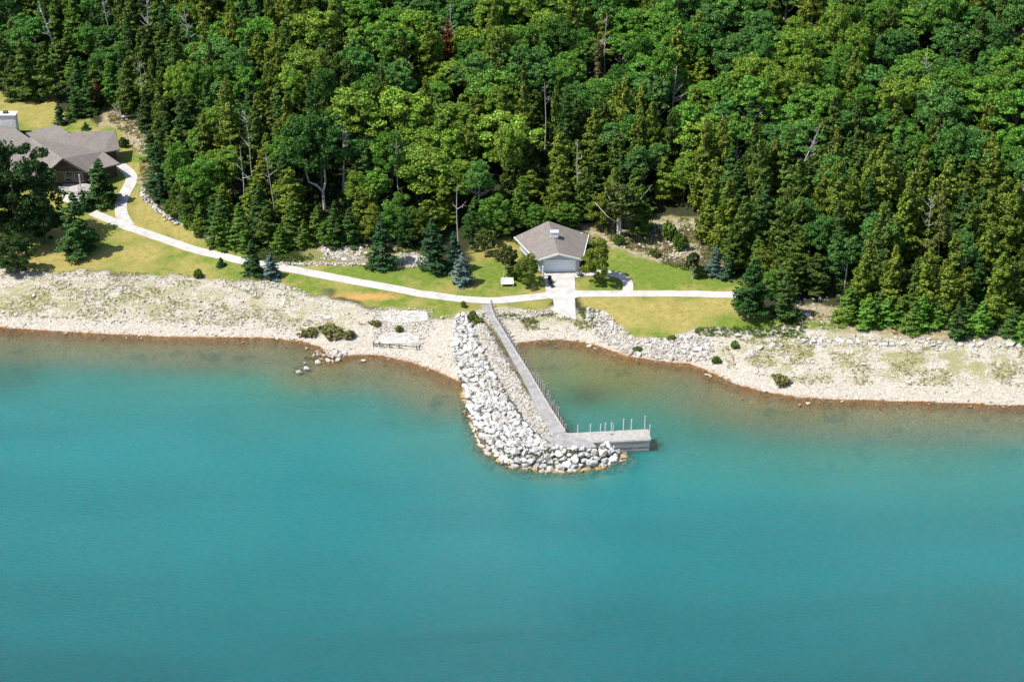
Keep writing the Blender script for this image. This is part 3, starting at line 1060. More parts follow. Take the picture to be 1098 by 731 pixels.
# ------------------------------------------------------------------ garage
gg = g(600, 292)
GZ = gg[2]
ga = empty('garage', (gg[0], gg[1], GZ))
tag(ga, 'grey shingled garage with a pale blue door behind the driveway', 'garage')
EZ = GZ + 2.75
FL, FR = flat(575.5, 279, EZ), flat(624.5, 278, EZ)
BL, BR = flat(551.5, 254, EZ), flat(631, 251.5, EZ)
FP = flat(599, 270.5, EZ + 1.25)
FP[1] = (FL[1] + FR[1]) / 2 - .15
BP = flat(588, 237, EZ + 2.5)
mb = MB()
mb.slab([FL, FP, BP, BL], .22)
mb.slab([FP, FR, BR, BP], .22)
rf = mb.build('roof', M['shingle'], ga)
# fascia
mb = MB()
for a, b in ((FL, FP), (FP, FR)):
    mb.beam(a + [0, -.06, -.09], b + [0, -.06, -.09], .1, .3)
for a, b in ((FL, BL), (FR, BR)):
    s_ = -.06 if a[0] < gg[0] else .06
    mb.beam(a + [s_, 0, -.1], b + [s_, 0, -.1], .1, .2)
mb.build('fascia', M['white_trim'], ga)
# roof vent box
vc = flat(594.5, 251.5, EZ + 2.2)
mb = MB(); mb.box((vc[0], vc[1], vc[2] + .1), (1.3, 1.0, .9)); v_ = mb.build('roof_vent', M['white_trim'], ga)
mb = MB(); mb.box((vc[0], vc[1], vc[2] + .58), (1.45, 1.15, .08)); mb.build('vent_cap', M['grey_wall'], ga)
# walls (set in from the eaves)
ins_ = .55
wf = FL[1] + .95
wl, wr = FL[0] + ins_, FR[0] - ins_
bl = np.array([BL[0] + .9, BL[1] - .3]); br = np.array([BR[0] - .7, BR[1] - .3])
mb = MB()
base = GZ - .6
fpz = FP[2] - .25
pk = np.array([(FP[0]), wf, fpz])
top = EZ - .12


def wall(mb, p, q, z0, z1, z2=None, th=.2):
    z2 = z1 if z2 is None else z2
    p = np.array(p[:2], float); q = np.array(q[:2], float)
    d = (q - p) / np.linalg.norm(q - p)
    nrm = np.array([-d[1], d[0]]) * th
    P = [(p[0], p[1], z0), (q[0], q[1], z0), (q[0], q[1], z2), (p[0], p[1], z1)]
    Q = [(a + nrm[0], b + nrm[1], c) for a, b, c in P]
    mb.add(P + Q, [(0, 1, 2, 3), (7, 6, 5, 4), (0, 4, 5, 1), (1, 5, 6, 2), (2, 6, 7, 3), (3, 7, 4, 0)])


dl, dr, dzt = flat(583, 290, GZ)[0], flat(616.5, 290, GZ)[0], GZ + 2.25
wall(mb, (wl, wf), (dl, wf), base, top)
wall(mb, (dr, wf), (wr, wf), base, top)
wall(mb, (dl, wf), (dr, wf), dzt, top)
# gable triangle
P = [(wl, wf, top + .003), (wr, wf, top + .003), (FP[0], wf, fpz)]
mb.add(P + [(a, b + .2, c) for a, b, c in P], [(0, 1, 2), (5, 4, 3), (0, 3, 4, 1), (1, 4, 5, 2), (2, 5, 3, 0)])
wall(mb, (bl[0], bl[1]), (wl, wf + .205), base, top - .05)
wall(mb, (wr, wf + .205), (br[0], br[1]), base, top - .05)
wall(mb, (br[0] - .25, br[1] + .01), (bl[0] + .25, bl[1] + .01), base, top + .6)
mb.build('wall', M['grey_wall'], ga)
mb = MB()
for k in range(5):
    h_ = (dzt - GZ) / 5
    mb.box(((dl + dr) / 2, wf + .12, GZ + h_ * (k + .5)), (dr - dl, .06, h_ - .035))
dd = mb.build('garage_door', M['garage_door'], ga)
mb = MB()
mb.box((dl - .07, wf - .03, (GZ + dzt) / 2), (.14, .06, dzt - GZ)); mb.box((dr + .07, wf - .03, (GZ + dzt) / 2), (.14, .06, dzt - GZ))
mb.box(((dl + dr) / 2, wf - .03, dzt + .07), (dr - dl + .28, .06, .14))
mb.build('door_frame', M['white_trim'], ga)

# things round the garage
p = g(582, 297)
po = empty('bollard', p); tag(po, 'white post at the left corner of the driveway', 'post')
m = MB(); m.tube([p, p + [0, 0, 1.9]], [.11, .1], 10); m.build('shaft', M['white_paint'], po)
m = MB(); m.tube([p + [0, 0, 1.9], p + [0, 0, 1.98], p + [0, 0, 2.05]], [.15, .15, .06], 10); m.build('cap', M['white_paint'], po)
patch('patio', [(615.5, 288.5), (624, 288), (627, 297), (617, 298)], M['pad'], .09)
p = g(621, 296)
gr = empty('planter', p); tag(gr, 'grey round planter on the small patio right of the garage door', 'planter')
m = MB(); m.tube([p + [0, 0, .05], p + [0, 0, .5], p + [0, 0, .75], p + [0, 0, .8]], [.35, .5, .55, .5], 12); m.build('pot', M['steel'], gr)
m = MB(); m.tube([p + [0, 0, .78], p + [0, 0, .84]], [.45, .44], 12); m.build('soil', M['bark_dark'], gr)


def chair(px, py, label, rz):
    p = g(px, py); p[2] += .1
    e = empty('chair', p, rz); tag(e, label, 'chair', 'dark chairs on the driveway')
    def bx(nm, c, s):
        m = MB(); m.box(c, s); o = m.build(nm, M['black'], None); o.parent = e
    bx('seat', (0, 0, .42), (.62, .62, .1)); bx('backrest', (0, .33, .8), (.62, .08, .75))
    for sx in (-.26, .26):
        for sy in (-.26, .26): bx('leg', (sx, sy, .18), (.06, .06, .37))
    for sx in (-.33, .33): bx('armrest', (sx, 0, .66), (.07, .6, .05))


chair(590, 304, 'dark chair nearer the garage door on the driveway', .3)
chair(591.3, 308.5, 'dark chair farther from the garage door, nearer the path', .5)
p = g(544, 306)
be = empty('lawn_bench', p, .05); tag(be, 'white broad bench on the lawn left of the driveway under a small tree', 'bench')


def lb(nm, c, s, mt='white_paint', rx=0):
    m = MB(); m.box(c, s); o = m.build(nm, M[mt], None); o.parent = be; o.rotation_euler[0] = rx
    return o


lb('seat', (0, 0, .5), (2.1, .95, .1)); lb('backrest', (0, .5, .85), (2.1, .1, .62))
for sx in (-.95, .95):
    for sy in (-.38, .42): lb('leg', (sx, sy, .22), (.1, .1, .46))
    lb('armrest', (sx, 0, .78), (.1, .9, .06)); 

# ------------------------------------------------------------------ house on the left
hp = g(90, 200)
HZ = g(100, 195)[2]
ho = empty('house', (hp[0], hp[1], HZ))
tag(ho, 'large brown lake house with grey gabled roofs and white chimney', 'house')


def q3(px, py, dz):
    return flat(px, py, HZ + dz)


E0 = 3.2
P1 = q3(67.5, 170, 5.6); E1 = q3(46.5, 188.5, 3.3); E2 = q3(93, 184.5, 3.3); E3 = q3(128.5, 175.5, 3.1); P0 = q3(33, 147.5, 6.0)
V3 = q3(110, 162.5, 3.6)
E1b = q3(0, 186, 3.3); P0b = q3(-30, 150, 6.0)
B1 = q3(76, 142.5, 5.4); B2 = q3(123, 139.5, 5.0); B3 = q3(128.5, 160.5, 3.1); B0 = q3(38, 148.5, 5.2)
C1 = q3(27, 142, 4.0); C2 = q3(60, 134, 4.4)
rooms = [
    ('roof', [[P1, E2, E3, V3, P0], [P1, P0, P0b, E1b, E1]]),
    ('roof', [[B0 - [0, 0, .25], V3 - [0, 0, .25], B3, B2, B1]]),
    ('roof', [[C1, B0 - [0, 0, .4], B1 - [0, 0, .3], C2]]),
]
for nm, pl in rooms:
    mb = MB()
    for f in pl: mb.slab(f, .24)
    o = mb.build(nm, M['shingle'], ho)
    bm = bmesh.new(); bm.from_mesh(o.data); bmesh.ops.triangulate(bm, faces=[f for f in bm.faces if len(f.verts) > 4]); bm.to_mesh(o.data); bm.free()
mb = MB()
L0, L1, L2 = q3(-40, 160, 5.4), q3(-40, 136, 5.0), q3(20, 136, 6.2)
mb.slab([q3(-60, 150, 4.6), P0b - [0, 0, .3], P0 - [0, 0, .3], q3(17, 138.5, 5.6), q3(-60, 134, 4.4)], .2)
o = mb.build('roof', M['shingle'], ho)
bm = bmesh.new(); bm.from_mesh(o.data); bmesh.ops.triangulate(bm, faces=[f for f in bm.faces if len(f.verts) > 4]); bm.to_mesh(o.data); bm.free()
mb = MB()
for a, b in ((E1, P1), (P1, E2)):
    mb.beam(a + [0, -.07, -.1], b + [0, -.07, -.1], .1, .32)
mb.beam(E3 + [.07, 0, -.12], V3 + [.07, 0, -.12], .08, .24)
mb.beam(B3 + [.07, 0, -.12], B2 + [.07, 0, -.12], .08, .24)
mb.beam(E2 + [0, -.07, -.12], E3 + [0, -.07, -.12], .08, .22)
mb.build('fascia', M['bark_dark'], ho)
# walls
mb = MB()
hb = HZ - 1.5
wy_ = (E1[1] + E2[1]) / 2 + 2.3
lx, rx_ = E1[0] + .9, E2[0] - .6
wall(mb, (lx, wy_), (rx_, wy_), hb, HZ + 3.0)
P = [(lx, wy_, HZ + 3.003), (rx_, wy_, HZ + 3.003), (P1[0], wy_, P1[2] - .5)]
mb.add(P + [(a, b + .2, c) for a, b, c in P], [(0, 1, 2), (5, 4, 3), (0, 3, 4, 1), (1, 4, 5, 2), (2, 5, 3, 0)])
c3 = E3 + [-.9, .9, 0]
wall(mb, (rx_, wy_ + .21), (c3[0], c3[1]), hb, HZ + 2.95)
cv = V3 + [-1.2, -.3, 0]
wall(mb, (c3[0], c3[1]), (cv[0], cv[1]), hb, HZ + 2.75)
cb = B3 + [-.9, .6, 0]
wall(mb, (cv[0], cv[1] + .1), (cb[0], cb[1]), hb, HZ + 2.7)
cb2 = B2 + [-1.0, -.6, 0]
wall(mb, (cb[0], cb[1]), (cb2[0], cb2[1]), hb, HZ + 2.8, HZ + 4.2)
cc = C2 + [0, -.8, 0]
wall(mb, (cb2[0], cb2[1]), (cc[0], cc[1]), hb, HZ + 3.9, HZ + 3.6)
wall(mb, (cc[0], cc[1]), (q3(-60, 140, 4)[0], cc[1]), hb, HZ + 3.6)
wall(mb, (q3(-20, 185, 3)[0], wy_ + 1.5), (lx, wy_ + .5), hb, HZ + 2.9)
mb.build('wall', M['brown_wall'], ho)
# window bays in the gable wall
for k, (a, b) in enumerate(((.10, .34), (.38, .62), (.66, .90))):
    x0, x1 = lx + (rx_ - lx) * a, lx + (rx_ - lx) * b
    m = MB()
    m.box(((x0 + x1) / 2, wy_ - .03, HZ + .75), (x1 - x0, .08, .1)); m.box(((x0 + x1) / 2, wy_ - .03, HZ + 2.7), (x1 - x0, .08, .1))
    m.box((x0, wy_ - .033, HZ + 1.72), (.1, .08, 1.85)); m.box((x1, wy_ - .033, HZ + 1.72), (.1, .08, 1.85))
    wn = m.build('window', M['post_wood'], ho)
    m = MB(); m.box(((x0 + x1) / 2, wy_ - .01, HZ + 1.72), (x1 - x0 - .12, .05, 1.82)); o = m.build('pane', M['glass_dark'], None)
    o.parent = wn; o.data.transform(Matrix.Translation(ho.location).inverted())
# porch posts + deck + steps
mb = MB()
dkz = HZ + .35
d0, d1 = lx + (rx_ - lx) * .3, rx_ + 1.5
mb.box(((d0 + d1) / 2, wy_ - 1.9, dkz - .1), (d1 - d0, 3.6, .2))
mb.build('porch_deck', M['deck_wood'], ho)
for x in (d0 + .15, (d0 + d1) / 2 + .6, d1 - .15):
    m = MB(); m.box((x, wy_ - 1.9, (dkz + HZ + 2.95) / 2), (.22, .22, HZ + 2.95 - dkz)) if x > d0 + 1 else m.box((x, wy_ - 3.6, dkz + .5), (.14, .14, 1.0))
    m.build('porch_post', M['grey_post'], ho)
for (x0, x1) in ((d0, d0 + (d1 - d0) * .28), (d0 + (d1 - d0) * .60, d1)):
    m = MB()
    for z in (.35, .65, .95): m.box(((x0 + x1) / 2, wy_ - 3.65, dkz + z), (x1 - x0, .07, .09))
    for x in (x0, x1): m.box((x, wy_ - 3.65, dkz + .5), (.1, .1, 1.05))
    m.build('railing', M['grey_post'], ho)
m = MB()
for k in range(4): m.box((d0 + (d1 - d0) * .44, wy_ - 3.9 - k * .35, dkz - .2 - k * .17), ((d1 - d0) * .3, .36, .14))
m.build('steps', M['deck_wood'], ho)
# chimney
cz_ = q3(9, 137, 5.0)
mb = MB(); mb.box((cz_[0], cz_[1] + .2, HZ + 4.6), (3.4, 1.6, 6.2)); ch = mb.build('chimney', M['white_stone'], ho)
mb = MB(); mb.box((cz_[0], cz_[1] + .2, HZ + 7.78), (3.7, 1.9, .16)); o = mb.build('chimney_cap', M['white_trim'], None); o.parent = ch; o.data.transform(Matrix.Translation(ho.location).inverted())
mb = MB(); mb.box((cz_[0] - .2, cz_[1] + .2, HZ + 8.05), (.9, .8, .4)); o = mb.build('flue', M['bark_dark'], None); o.parent = ch; o.data.transform(Matrix.Translation(ho.location).inverted())
patch('patio', [(66, 209), (92, 205), (97, 214), (84, 222), (68, 216)], M['pad'], .07)

# ------------------------------------------------------------------ vegetation meshes
def quads(C, N, size, up_bias=0.0):
    """leaf cards with centres C, normals N"""
    n = len(C)
    N = N / (np.linalg.norm(N, axis=1)[:, None] + 1e-9)
    A = rng.normal(size=(n, 3))
    U = np.cross(N, A); U /= np.linalg.norm(U, axis=1)[:, None] + 1e-9
    Vv = np.cross(N, U)
    s = np.asarray(size).reshape(-1, 1) * rng.uniform(.7, 1.3, (n, 1))
    U = U * s; Vv = Vv * s * .62
    k = N * s * .18
    V = np.stack([C - U, C - Vv + k, C + U, C + Vv + k], 1).reshape(-1, 3)
    return V


def crown_mesh(name, V):
    Fc = np.arange(len(V)).reshape(-1, 4)
    return mesh_np(name, V, Fc, M['leaf'], 4, False)


def trunk_mesh(name, h, r, mat, branches=(), lean=0.0, fork=False):
    m = MB()
    pts = [(0, 0, -.6)] + [(lean * t + .12 * math.sin(3 * t + h), .1 * math.cos(4 * t), h * t) for t in (.0, .25, .5, .75, 1)]
    m.tube(pts, [r * 1.25, r * 1.1, r * .85, r * .65, r * .42, r * .12], 8)
    for (t, az, ln, up) in branches:
        b = Vector((lean * t, 0, h * t))
        d = Vector((math.cos(az), math.sin(az), 0))
        e = b + d * ln + Vector((0, 0, ln * up))
        mid = b + d * ln * .5 + Vector((0, 0, ln * up * .35))
        rr = r * (1 - t) * .7 + .025
        m.tube([b, mid, e], [rr, rr * .7, rr * .25], 5)
    o = m.build(name, mat)
    me = o.data
    bpy.data.objects.remove(o)
    for p_ in me.polygons: p_.use_smooth = True
    return me


def decid(seed, H=13.0, Rr=4.0, leafn=12500, base=.26, columnar=1.0):
    r = np.random.default_rng(seed)
    cz0 = H * base
    # clump centres in an uneven dome
    K = 95
    cl = []
    while len(cl) < K:
        v = r.normal(size=3); v /= np.linalg.norm(v)
        if v[2] < (-.97 if base < .1 else -.55): continue
        rad = r.uniform(.45, .97) ** .6
        az = math.atan2(v[1], v[0])
        lob = 1 + .26 * math.sin(2 * az + seed) + .18 * math.sin(3 * az + seed * 2 + v[2] * 2)
        c = np.array([v[0] * Rr * rad * lob, v[1] * Rr * rad * lob, cz0 + (H - cz0) * (.46 + .5 * v[2] * rad * r.uniform(.85, 1.05))])
        cl.append(c)
    cl = np.array(cl)
    cr = r.uniform(.42, 1.05, K) * Rr / 4.0
    per = r.dirichlet(np.ones(K) * 6) * leafn
    C, N, Sz = [], [], []
    cen = np.array([0, 0, cz0 + (H - cz0) * .4])
    for k in range(K):
        m = int(per[k])
        v = r.normal(size=(m, 3)); v /= np.linalg.norm(v, axis=1)[:, None]
        # upper side heavier
        v[:, 2] = np.where(v[:, 2] < -.2, v[:, 2] * .4, v[:, 2])
        rad = r.uniform(.55, 1.08, (m, 1))
        c = cl[k] + v * rad * cr[k] * np.array([1.1, 1.1, .75])
        C.append(c)
        N.append(v * .8 + r.normal(size=(m, 3)) * .55 + np.array([0, 0, .25]))
        Sz.append(np.full(m, .20))
    V = quads(np.vstack(C), np.vstack(N), np.concatenate(Sz))
    br = [(r.uniform(.35, .75), r.uniform(0, 6.28), r.uniform(1.5, 3.0), r.uniform(.5, 1.1)) for _ in range(9)]
    return V, br


def conifer(seed, H=13.0, Rr=1.9, kind='cedar', leafn=8500, bare=.06):
    r = np.random.default_rng(seed)
    C, N, Sz = [], [], []
    if kind == 'cedar':
        nb_ = int(150 * H / 13)
        zs = np.sort(r.uniform(bare, .99, nb_))
    else:
        tiers = int(H * 1.9)
        zs = np.repeat(np.linspace(bare, .985, tiers), 8) + r.normal(0, .004, tiers * 8)
        nb_ = len(zs)
    az = r.uniform(0, 6.283, nb_)
    prof = (1 - zs) ** (.60 if kind == 'cedar' else .70) * np.minimum(1, (zs - bare + .05) / .10 + .35)
    lens = Rr * prof * r.uniform(.5, 1.22, nb_) * (1 + .22 * np.sin(zs * r.uniform(9, 16) + az * 2 + seed)) + .12
    w = lens ** 1.25 + .12
    per = (w / w.sum() * leafn).astype(int) + 3
    for k in range(nb_):
        m = per[k]
        t = r.uniform(.12, 1, m) ** .7
        ln = lens[k]
        d = np.array([math.cos(az[k]), math.sin(az[k])])
        side = r.normal(0, .5, m) * (1 - t * .55) * ln * .42
        if kind == 'cedar':
            zoff = ln * (.30 * t - .10) * r.uniform(.6, 1.4) + r.normal(0, .16, m) - np.abs(side) * .25
        else:
            zoff = -ln * .28 * t + ln * .12 * t * t + r.normal(0, .06, m) - np.abs(side) * .25
        C.append(np.stack([d[0] * t * ln - d[1] * side, d[1] * t * ln + d[0] * side, zs[k] * H + zoff], 1))
        nn = np.stack([np.full(m, d[0] * .55), np.full(m, d[1] * .55), np.full(m, .9)], 1) + r.normal(size=(m, 3)) * (.5 if kind == 'cedar' else .38)
        N.append(nn)
        Sz.append(np.full(m, .19 if kind == 'cedar' else .17))
    V = quads(np.vstack(C), np.vstack(N), np.concatenate(Sz))
    return V


PROTO = {}


def add_proto(kind, V, trunk, H, Rr):
    PROTO.setdefault(kind, []).append((crown_mesh(kind + '_crown', V), trunk, H, Rr))


for s in range(7):
    V, br = decid(100 + s, 13, 4.0)
    add_proto('maple', V, trunk_mesh('trunk', 11.2, .20, M['bark_dark'], br), 13, 4.0)
for s in range(4):
    V, br = decid(200 + s, 13, 2.9, 8000, .42)
    add_proto('birch', V, trunk_mesh('trunk', 11.5, .17, M['bark_pale'], br, .3), 13, 2.9)
for s in range(7):
    add_proto('cedar', conifer(300 + s, 13, 2.05 + .12 * (s % 3), 'cedar', 9000), trunk_mesh('trunk', 12.2, .19, M['bark_dark']), 13, 2.1)
for s in range(5):
    add_proto('cedar', conifer(340 + s, 13, 2.7, 'cedar', 9000, .12), trunk_mesh('trunk', 12.4, .19, M['bark_pale'] if s % 2 else M['bark_dark']), 13, 2.5)
for s in range(5):
    add_proto('spruce', conifer(400 + s, 12, 2.5, 'spruce', 9500, .05), trunk_mesh('trunk', 11.4, .17, M['bark_dark']), 12, 2.5)
for s in range(3):
    V, br = decid(500 + s, 6, 1.5, 3800, .30)
    add_proto('small', V, trunk_mesh('trunk', 4.4, .10, M['bark_pale'], br[:4]), 6, 1.5)
for s in range(3):
    add_proto('openpine', conifer(600 + s, 13, 2.2, 'spruce', 2200, .35), trunk_mesh('trunk', 12.8, .15, M['dead_wood']), 13, 2.2)

for s in range(4):
    V, br = decid(700 + s, 13, 4.6, 17000, .03)
    add_proto('bushy', V, trunk_mesh('trunk', 9, .22, M['bark_dark'], br[:3]), 13, 4.6)
for s in range(4):
    V, br = decid(800 + s, 1.6, 1.4, 1500, .02)
    add_proto('bush', V, None, 1.6, 1.4)
NAMES = {'bushy': 'broadleaf_tree', 'bush': 'bush', 'maple': 'broadleaf_tree', 'birch': 'birch_tree', 'cedar': 'cedar_tree', 'spruce': 'spruce_tree', 'small': 'young_tree', 'openpine': 'thin_conifer'}
CATS = {'bushy': 'tree', 'bush': 'bush', 'maple': 'tree', 'birch': 'tree', 'cedar': 'cedar tree', 'spruce': 'spruce tree', 'small': 'small tree', 'openpine': 'conifer'}


def plant(kind, x, y, H, wid, colr, label, group=None, name=None, variant=None, cat=None):
    lst = PROTO[kind]
    cm, tm, h0, r0 = lst[random.randrange(len(lst)) if variant is None else variant % len(lst)]
    e = empty(name or NAMES[kind], (x, y, gz(x, y) - .05), random.uniform(0, 6.28))
    if H > 6: e.rotation_euler[0] = random.gauss(0, .035); e.rotation_euler[1] = random.gauss(0, .035)
    e.scale = (wid / r0, wid / r0 * random.uniform(.9, 1.1), H / h0)
    tag(e, label, cat or CATS[kind], group)
    c = link('crown', cm, e); c.color = (*colr, 1)
    if tm: link('trunk', tm, e)
    return e


def jit(c, a=.12):
    k = random.uniform(1 - a, 1 + a)
    return tuple(max(.004, v * k * random.uniform(.95, 1.05)) for v in c)


YG = (.185, .295, .036)   # yellow green leaf
MG = (.115, .250, .032)   # mid green
DG = (.070, .180, .026)   # deep green
BG = (.085, .200, .040)   # bluish green
CO = (.150, .205, .024)   # cedar olive
CD = (.085, .140, .020)   # dark olive cedar
SG = (.050, .115, .020)   # spruce
SB = (.12, .19, .17)      # blue spruce
SL = (.105, .190, .026)   # light spruce
RU = (.16, .05, .02)      # rust

placed = []  # (x,y,r, H)


def at_base(kind, px, py, hpx, wpx, colr, label, **k):
    """place by base pixel, size in photo pixels"""
    p = g(px, py)
    dist = np.linalg.norm(p - CAM)
    sc = F / dist
    H = hpx / (sc * .885)
    Rr = wpx / sc / 2
    e = plant(kind, p[0], p[1], H, Rr, colr, label, **k)
    placed.append((p[0], p[1], Rr, H))
    return e


# --- trees on the lawns, each one by itself
at_base('spruce', 84, 272, 62, 42, (.050, .118, .026), 'full green spruce on the left lawn between the dark trees and the path')
at_base('spruce', 108, 218, 45, 36, (.050, .118, .028), 'bushy spruce against the right corner of the lake house')
at_base('bush', 112, 222, 14, 14, (.07, .14, .02), 'small round bright shrub in front of the spruce at the house corner', name='shrub', cat='shrub')
at_base('spruce', 90, 226, 22, 14, (.06, .13, .03), 'little light green spruce in front of the porch')
at_base('bushy', 22, 262, 108, 76, (.030, .070, .016), 'tall dark leafy tree covering the left part of the lake house')
at_base('bushy', -8, 250, 85, 66, (.028, .062, .015), 'dark leafy tree at the frame edge beside the lake house')
at_base('bushy', 48, 260, 62, 36, (.032, .075, .018), 'lower dark leafy tree between the tall one and the lawn spruce')
at_base('bushy', 18, 292, 40, 36, (.040, .090, .018), 'low rounded bushy tree where the left lawn meets the beach')
at_base('spruce', 171, 208, 52, 32, (.038, .100, .028), 'dark spruce above the curved stone edging')
at_base('spruce', 173, 216, 24, 20, (.035, .085, .03), 'short dark spruce at the foot of the taller one by the stone edging')
at_base('spruce', 198, 196, 24, 15, SB, 'small blue spruce higher on the slope behind the stone edging')
at_base('spruce', 197, 236, 28, 16, SB, 'small blue spruce lower on the slope just behind the stone edging')
at_base('spruce', 237, 285, 9, 11, (.04, .10, .03), 'tiny spruce seedling beside the path on the left lawn')
at_base('bush', 213, 297, 8, 10, (.08, .14, .02), 'tiny yellow green bush at the beach edge of the left lawn')
at_base('spruce', 270, 294, 36, 26, (.045, .105, .026), 'dark spruce standing on the path edge beside a blue spruce')
at_base('spruce', 291, 297, 26, 22, SB, 'blue spruce on the lakeside of the path beside a dark spruce')
at_base('spruce', 411, 285, 52, 34, (.040, .105, .035), 'blue green spruce at the back of the lawn beside the stone pile')
at_base('spruce', 466, 288, 54, 36, (.035, .090, .028), 'broad dark spruce at the back of the lawn right of the stone pile')
at_base('spruce', 489, 290, 42, 24, (.035, .09, .045), 'slim green spruce just behind the blue spruce left of the garage')
at_base('spruce', 496, 304, 33, 26, (.15, .22, .20), 'bright silvery blue spruce on the lawn left of the garage')
at_base('small', 521, 274, 28, 18, (.085, .12, .022), 'small round headed tree in the dry grass behind the lawn')
at_base('small', 541, 299, 38, 21, (.095, .11, .028), 'small dark olive tree behind the white bench')
at_base('bushy', 564, 306, 37, 24, (.14, .20, .026), 'bushy small tree at the left front corner of the garage', name='young_tree', cat='small tree')
at_base('bushy', 552, 299, 20, 16, (.10, .15, .02), 'low light green bush between the two small trees by the garage', name='shrub', cat='shrub')
at_base('bushy', 637, 304, 50, 31, (.17, .22, .026), 'dense rounded cedar on the lawn right of the garage door')
at_base('small', 742, 298, 28, 14, (.05, .075, .02), 'thin young tree with a pale stake on the right lawn')
at_base('spruce', 767, 295, 32, 22, (.10, .17, .13), 'blue spruce on bare soil at the right lawn edge')
at_base('spruce', 780, 299, 25, 18, (.06, .13, .06), 'smaller green spruce beside the blue spruce at the right lawn edge')
at_base('cedar', 803, 340, 62, 37, (.035, .10, .018), 'broad bright green conifer where the path ends', name='broad_conifer')
at_base('spruce', 843, 341, 50, 34, (.055, .11, .022), 'yellow green spruce beside the broad conifer where the path ends')
at_base('spruce', 65, 133, 22, 15, (.03, .08, .03), 'dark round spruce on the grass behind the lake house')
at_base('spruce', 92, 139, 8, 9, (.05, .12, .03), 'tiny spruce on the dry grass behind the lake house')
at_base('spruce', 42, 110, 8, 9, (.035, .09, .03), 'tiny spruce on the upper left clearing')
at_base('bush', 133, 158, 10, 9, (.06, .12, .025), 'low bush beside the right wing of the lake house', name='shrub', cat='shrub')
at_base('small', 663, 256, 58, 36, (.07, .10, .02), 'tall tree with a thick bare white trunk behind the dry slope', name='birch_tree', cat='birch tree', variant=0)
at_base('bush', 663, 262, 10, 12, (.10, .16, .03), 'light green bush at the foot of the white trunk on the slope', name='shrub', cat='shrub')
for (a, b, h_, w_, l) in ((717, 255, 18, 16, 'yellow green bush highest on the dry slope'), (729, 268, 20, 14, 'bright green bush in the middle of the dry slope'), (702, 275, 9, 9, 'small green bush low on the dry slope'),
                          (750, 296, 12, 14, 'pale green shrub under the thin young tree'), (752, 258, 16, 14, 'dull green bush near the top right of the dry slope'),
                          (507, 344, 12, 9, 'green bush beside the upper end of the boulders'), (513, 347, 7, 12, 'low green bush next to the walkway start'), (497, 329, 7, 6, 'tiny dark bush by the path above the boulders'),
                          (428, 356, 8, 7, 'round green bush between the two concrete slabs'), (402, 348, 5, 11, 'low olive bush on the beach left of the slabs'), (356, 358, 8, 26, 'wide olive bush on the left beach'),
                          (331, 359, 7, 18, 'low olive bush near the left waterline'), (720, 364, 5, 9, 'low green bush on top of the cove riprap'), (684, 376, 5, 8, 'small green bush among the cove riprap stones'),
                          (768, 389, 8, 8, 'upright green bush near the end of the riprap'), (837, 410, 8, 18, 'olive grass bush on the lower right beach'), (788, 372, 7, 10, 'green bush on the upper right beach'),
                          (375, 362, 8, 12, 'green bush right of the wide olive bush')):
    at_base('bush', a, b, h_ * .9, w_, (.12, .18, .03) if 'olive' not in l else (.17, .17, .06), l, group='bushes on the slopes and beaches')

# --- dead standing trees and bare trunks (visible part given in the photo)
def snag(x, y, H, r, label, nbr=8, lean=0.0, mat='dead_wood', fork=False, seed=0):
    rr = random.Random(seed)
    e = empty('dead_tree', (x, y, gz(x, y)))
    tag(e, label, 'dead tree', 'bare dead trees in the forest')
    m = MB()
    la = rr.uniform(0, 6.28)
    pts = [Vector((lean * H * t + .15 * math.sin(5 * t + seed), .15 * math.sin(4 * t), H * t)) for t in np.linspace(-.04, 1, 7)]
    m.tube(pts, [r * (1.15 - .9 * i / 6) for i in range(7)], 7)
    m.build('trunk', M[mat]).parent = e
    for k in range(nbr):
        m = MB()
        t = rr.uniform(.45, .95)
        b = Vector((lean * H * t, 0, H * t))
        az = rr.choice([0, math.pi]) + rr.uniform(-.7, .7)
        ln = (1.15 - t) * H * .28 * rr.uniform(.6, 1.2)
        up = rr.uniform(.3, 1.3)
        d = Vector((math.cos(az), math.sin(az), up)).normalized()
        mid = b + d * ln * .5; end = mid + (d + Vector((rr.uniform(-.4, .4), rr.uniform(-.4, .4), .4))).normalized() * ln * .6
        m.tube([b, mid, end], [r * .45, r * .3, r * .1], 5)
        for q in range(2):
            e2 = mid + Vector((rr.uniform(-1, 1), rr.uniform(-1, 1), rr.uniform(0, 1))).normalized() * ln * .45
            m.tube([mid, e2], [r * .22, r * .08], 4)
        m.build('branch', M[mat]).parent = e
    return e


